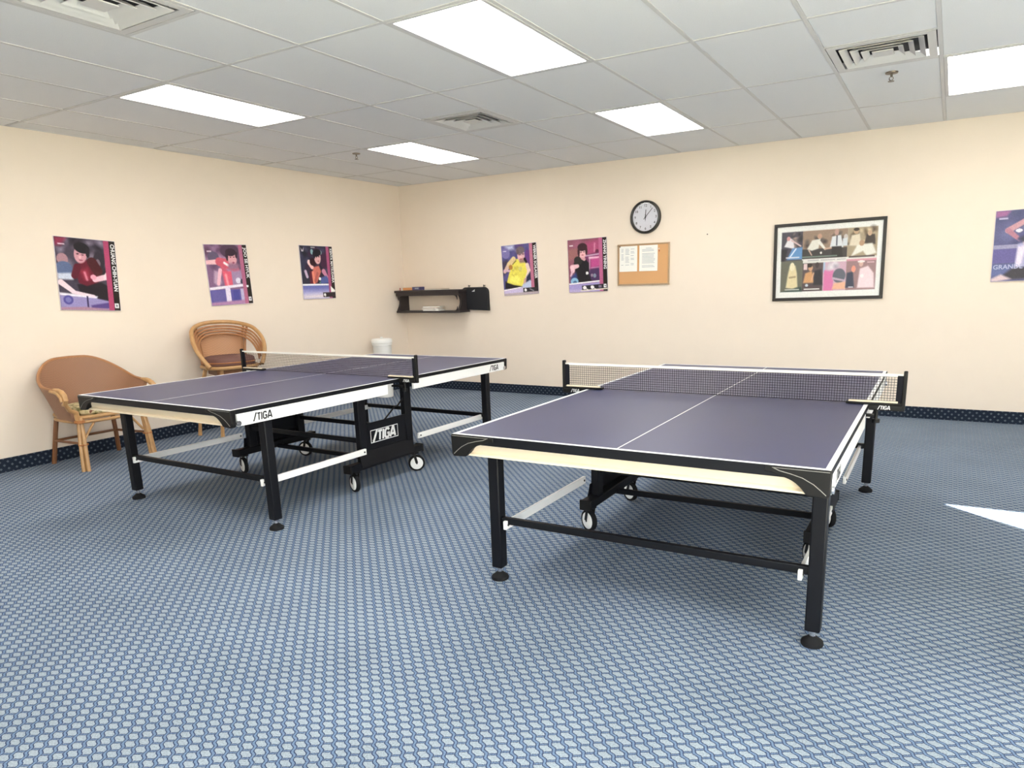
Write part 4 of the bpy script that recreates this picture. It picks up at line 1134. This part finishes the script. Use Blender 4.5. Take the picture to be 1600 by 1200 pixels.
PW, PH = .508, .612
def make_poster(painter, label, wallside, c, tilt, name_text, tsize=.048, tlen=.40, extra=None):
    """c = (along wall, height); wallside 'left' or 'back'"""
    loc = (0.0, c[0], c[1]) if wallside == 'left' else (c[0], 0.0, c[1])
    P = thing('player_poster', label, 'poster', loc, 0, 'table tennis posters on the walls')
    Rz = math.pi/2 if wallside == 'left' else 0.0
    P.rotation_euler = (Matrix.Rotation(Rz, 3, 'Z') @ Matrix.Rotation(-tilt, 3, 'Y')).to_euler()
    MB().bb(-PW/2, PW/2, -.012, -.002, -PH/2, PH/2).build('backing_board', MT['board'], P, bevel=.001)
    pr = painter(); me = pr.mesh('print', PW-.006, PH-.006, -.0124)
    instance('print', me, (0, 0, 0), P)
    if name_text:
        me = text_mesh(name_text, tsize, MT['line'], 'lettering', bold=.0012)
        xs_ = [v.co.x for v in me.vertices]; L = max(xs_)-min(xs_); k = tlen/L
        for v in me.vertices: v.co.x = (v.co.x-min(xs_))*k
        # reads from the top down along the right edge
        o = instance('lettering', me, (PW*(.945-.5), -.0130, PH*.5-.028), P)
        o.rotation_euler = (Matrix.Rotation(math.pi/2, 3, 'Y') @ Matrix.Rotation(math.pi/2, 3, 'X')).to_euler()
    if extra:
        me = text_mesh(extra[0], extra[1], MT['extra'], 'lettering', bold=.0006)
        instance('lettering', me, (extra[2]*PW-PW/2, -.0130, PH/2-extra[3]*PH), P, (math.pi/2, 0, 0))
    return P
MT['extra'] = mat('pale_print', srgb(176, 178, 210), .5)
R_ = math.radians
make_poster(poster_a, 'poster of a player in a dark red shirt, leftmost on the left wall', 'left', (-4.199, 1.560), R_(-3.4), 'CHUANG CHIH-YUAN', tlen=.41)
make_poster(poster_b, 'poster of a player in a red shirt with outstretched arm, above the rattan stool chair', 'left', (-2.782, 1.555), R_(1.2), 'JOO SE HYUK', tlen=.32)
make_poster(poster_c, 'poster of a player in orange and black, nearest the corner on the left wall', 'left', (-1.562, 1.578), R_(-.2), 'KENTA MATSUDAIRA', tlen=.40)
make_poster(poster_d, 'poster of a player in a yellow shirt on the back wall', 'back', (1.873, 1.555), R_(2.4), 'WERNER SCHLAGER', tlen=.40)
make_poster(poster_e, 'poster of a dark-haired player in a black shirt, left of the cork board', 'back', (2.805, 1.572), R_(1.5), 'ZHANG YINING', tlen=.33)
make_poster(poster_f, 'purple blue poster cut off by the right edge of the picture', 'back', (7.073, 1.596), R_(1.5), None, extra=('GRANDE', .055, .02, .795))

def collage():
    p = Paint(200, 136, (240, 240, 236), 1.49)
    x0, x1, y0, y1 = .045, .955, .075, .915
    def X(u): return x0+(x1-x0)*u
    def Y(v): return y0+(y1-y0)*v
    def r(u0, v0, u1, v1, c): p.rect(X(u0), Y(v0), X(u1), Y(v1), c)
    r(0, 0, .23, .48, (74, 72, 84)); r(.23, 0, .70, .46, (150, 128, 112)); r(.70, 0, 1, .50, (168, 152, 128)); r(.23, .46, 1, .53, (226, 224, 220))
    r(0, .48, .24, 1, (104, 104, 92)); r(.24, .53, .46, 1, (86, 74, 76)); r(.46, .53, .70, 1, (206, 170, 190)); r(.70, .52, 1, 1, (152, 120, 124))
    # 1 stooping player in white over a blue table
    p.blobs(14, 11, X(.10), X(.22), Y(.02), Y(.24), .01, .03, [(40, 40, 46), (120, 110, 110), (176, 150, 140), (60, 60, 70)])
    p.poly([(X(.03), Y(.24)), (X(.08), Y(.08)), (X(.13), Y(.14)), (X(.14), Y(.28))], (232, 228, 232), .015); p.ell(X(.075), Y(.11), .018, .03, (206, 150, 150)); p.cap(X(.11), Y(.14), X(.21), Y(.24), .012, .010, (214, 186, 186))
    p.poly([(X(.06), Y(.46)), (X(.12), Y(.27)), (X(.23), Y(.26)), (X(.23), Y(.46))], (100, 146, 196), .015); p.cap(X(.16), Y(.28), X(.09), Y(.43), .008, .008, (232, 240, 248)); p.rect(X(.05), Y(.415), X(.20), Y(.435), (220, 220, 226), .8); p.poly([(X(0), Y(.28)), (X(.07), Y(.28)), (X(.04), Y(.48)), (X(0), Y(.48))], (46, 42, 50), .02)
    # 2 two men in shirtsleeves at a table
    r(.23, .30, .70, .46, (60, 58, 60)); p.blobs(16, 12, X(.24), X(.70), Y(.06), Y(.26), .012, .03, [(110, 90, 80), (60, 54, 54), (170, 140, 126), (90, 84, 84)])
    p.poly([(X(.28), Y(.30)), (X(.33), Y(.16)), (X(.42), Y(.14)), (X(.40), Y(.30)), (X(.33), Y(.33))], (226, 224, 214), .015); p.ell(X(.41), Y(.10), .022, .036, (190, 150, 130)); p.cap(X(.41), Y(.20), X(.47), Y(.31), .022, .014, (230, 228, 222)); p.cap(X(.47), Y(.31), X(.55), Y(.30), .012, .010, (206, 170, 150)); p.cap(X(.30), Y(.32), X(.33), Y(.40), .010, .008, (206, 176, 160))
    p.poly([(X(.52), Y(.29)), (X(.54), Y(.12)), (X(.63), Y(.10)), (X(.66), Y(.30))], (222, 226, 230), .012); p.ell(X(.585), Y(.05), .020, .045, (186, 150, 140)); p.rect(X(.582), Y(.10), X(.596), Y(.27), (60, 66, 86)); p.poly([(X(.54), Y(.28)), (X(.64), Y(.28)), (X(.66), Y(.45)), (X(.54), Y(.45))], (40, 38, 42), .015); p.ell(X(.68), Y(.14), .02, .04, (200, 190, 186)); p.poly([(X(.65), Y(.28)), (X(.65), Y(.16)), (X(.70), Y(.15)), (X(.70), Y(.28))], (214, 220, 224), .012)
    r(.23, .42, .60, .44, (120, 140, 130)); p.ell(X(.43), Y(.37), .010, .016, (240, 236, 230))
    # 3 sepia group
    p.blobs(18, 13, X(.72), X(1), Y(.02), Y(.30), .012, .035, [(110, 92, 72), (206, 190, 160), (70, 58, 50), (226, 206, 170)])
    p.poly([(X(.72), Y(.28)), (X(.74), Y(.12)), (X(.82), Y(.10)), (X(.84), Y(.30))], (220, 210, 190), .02); p.ell(X(.785), Y(.06), .024, .035, (190, 160, 130)); p.ell(X(.785), Y(.03), .026, .022, (50, 42, 40)); p.poly([(X(.87), Y(.26)), (X(.89), Y(.12)), (X(.97), Y(.12)), (X(.98), Y(.28))], (60, 52, 50), .02); p.ell(X(.92), Y(.10), .02, .036, (196, 166, 140))
    p.poly([(X(.74), Y(.46)), (X(.80), Y(.28)), (X(.95), Y(.26)), (X(.995), Y(.42)), (X(.90), Y(.46)), (X(.86), Y(.38))], (232, 230, 220), .02); p.ell(X(.845), Y(.25), .024, .04, (180, 146, 120)); r(.72, .45, .98, .475, (76, 62, 60)); r(.70, .50, 1, .53, (214, 150, 166))
    # caption band lines
    for u0, u1 in ((.29, .41), (.43, .58), (.60, .69)): r(u0, .485, u1, .498, (160, 160, 166))
    # 4 pale robed figure
    p.poly([(X(.06), Y(.93)), (X(.08), Y(.70)), (X(.10), Y(.56)), (X(.16), Y(.56)), (X(.18), Y(.70)), (X(.19), Y(.92)), (X(.14), Y(.95))], (222, 208, 166), .02); p.ell(X(.125), Y(.58), .024, .06, (232, 222, 190)); p.cap(X(.10), Y(.76), X(.16), Y(.75), .010, .010, (150, 130, 100), .02); p.poly([(X(0), Y(1)), (X(.23), Y(.92)), (X(.24), Y(1))], (54, 78, 72), .02); r(.05, .955, .21, .972, (206, 206, 196))
    # 5 boxer-like pair
    p.poly([(X(.25), Y(.86)), (X(.27), Y(.70)), (X(.34), Y(.66)), (X(.37), Y(.86))], (206, 156, 110), .02); p.ell(X(.325), Y(.61), .022, .045, (206, 160, 130)); p.ell(X(.315), Y(.57), .026, .03, (40, 30, 32)); p.rect(X(.25), Y(.54), X(.29), Y(.64), (226, 200, 200), .8); p.poly([(X(.36), Y(.90)), (X(.37), Y(.66)), (X(.44), Y(.64)), (X(.46), Y(.90))], (42, 40, 50), .02); p.ell(X(.395), Y(.57), .018, .04, (60, 50, 56)); p.ell(X(.29), Y(.90), .014, .02, (200, 210, 220)); p.cap(X(.36), Y(.70), X(.34), Y(.82), .010, .010, (214, 170, 140)); r(.26, .955, .43, .972, (236, 234, 230))
    # 6 pink scene
    r(.46, .53, .48, .70, (170, 190, 214)); r(.47, .66, .57, 1, (214, 120, 170)); p.blobs(8, 14, X(.5), X(.62), Y(.55), Y(.66), .015, .03, [(230, 226, 230), (200, 190, 200), (170, 160, 176)]); p.ell(X(.63), Y(.76), .06, .10, (92, 96, 110)); p.cap(X(.57), Y(.80), X(.68), Y(.84), .016, .012, (190, 170, 186)); p.poly([(X(.58), Y(.88)), (X(.70), Y(.86)), (X(.70), Y(.98)), (X(.56), Y(.98))], (232, 180, 150), .02)
    # 7 bride and groom
    p.poly([(X(.70), Y(.96)), (X(.71), Y(.72)), (X(.77), Y(.70)), (X(.79), Y(.96))], (54, 62, 84), .02); p.ell(X(.775), Y(.66), .02, .045, (226, 150, 130)); p.poly([(X(.82), Y(.97)), (X(.84), Y(.66)), (X(.92), Y(.62)), (X(.98), Y(.74)), (X(.99), Y(.97))], (240, 216, 222), .02); p.ell(X(.85), Y(.58), .020, .04, (206, 170, 160)); p.ell(X(.85), Y(.545), .034, .016, (236, 226, 226)); p.ell(X(.865), Y(.78), .016, .024, (250, 240, 240)); r(.91, .555, .98, .567, (236, 200, 206)); r(.73, .945, .78, .96, (230, 230, 236))
    p.grain(.035, 9)
    return p
def make_frame():
    Fm = thing('framed_picture', 'wide black-framed collage of photographs with white border on the back wall', 'picture', (5.441, 0, 1.524))
    Fm.rotation_euler = (0, -R_(.9), 0)
    w, h, t = .515, .381, .030
    for a in ((-w, w, h-t, h), (-w, w, -h, -h+t), (-w, -w+t, -h+t, h-t), (w-t, w, -h+t, h-t)):
        MB().bb(a[0], a[1], -.026, -.002, a[2], a[3]).build('frame_bar', MT['frame'], Fm, bevel=.003)
    MB().bb(-w+t, w-t, -.010, -.002, -h+t, h-t).build('backing_board', MT['paper'], Fm, smooth=False)
    me = collage().mesh('print', 2*(w-t), 2*(h-t), -.0104)
    instance('print', me, (0, 0, 0), Fm)
    MB().add([(-w+t, -.016, -h+t), (w-t, -.016, -h+t), (w-t, -.016, h-t), (-w+t, -.016, h-t)], [(0, 1, 2, 3)]).build('cover_glass', MT['glass'], Fm, smooth=False)
make_frame()
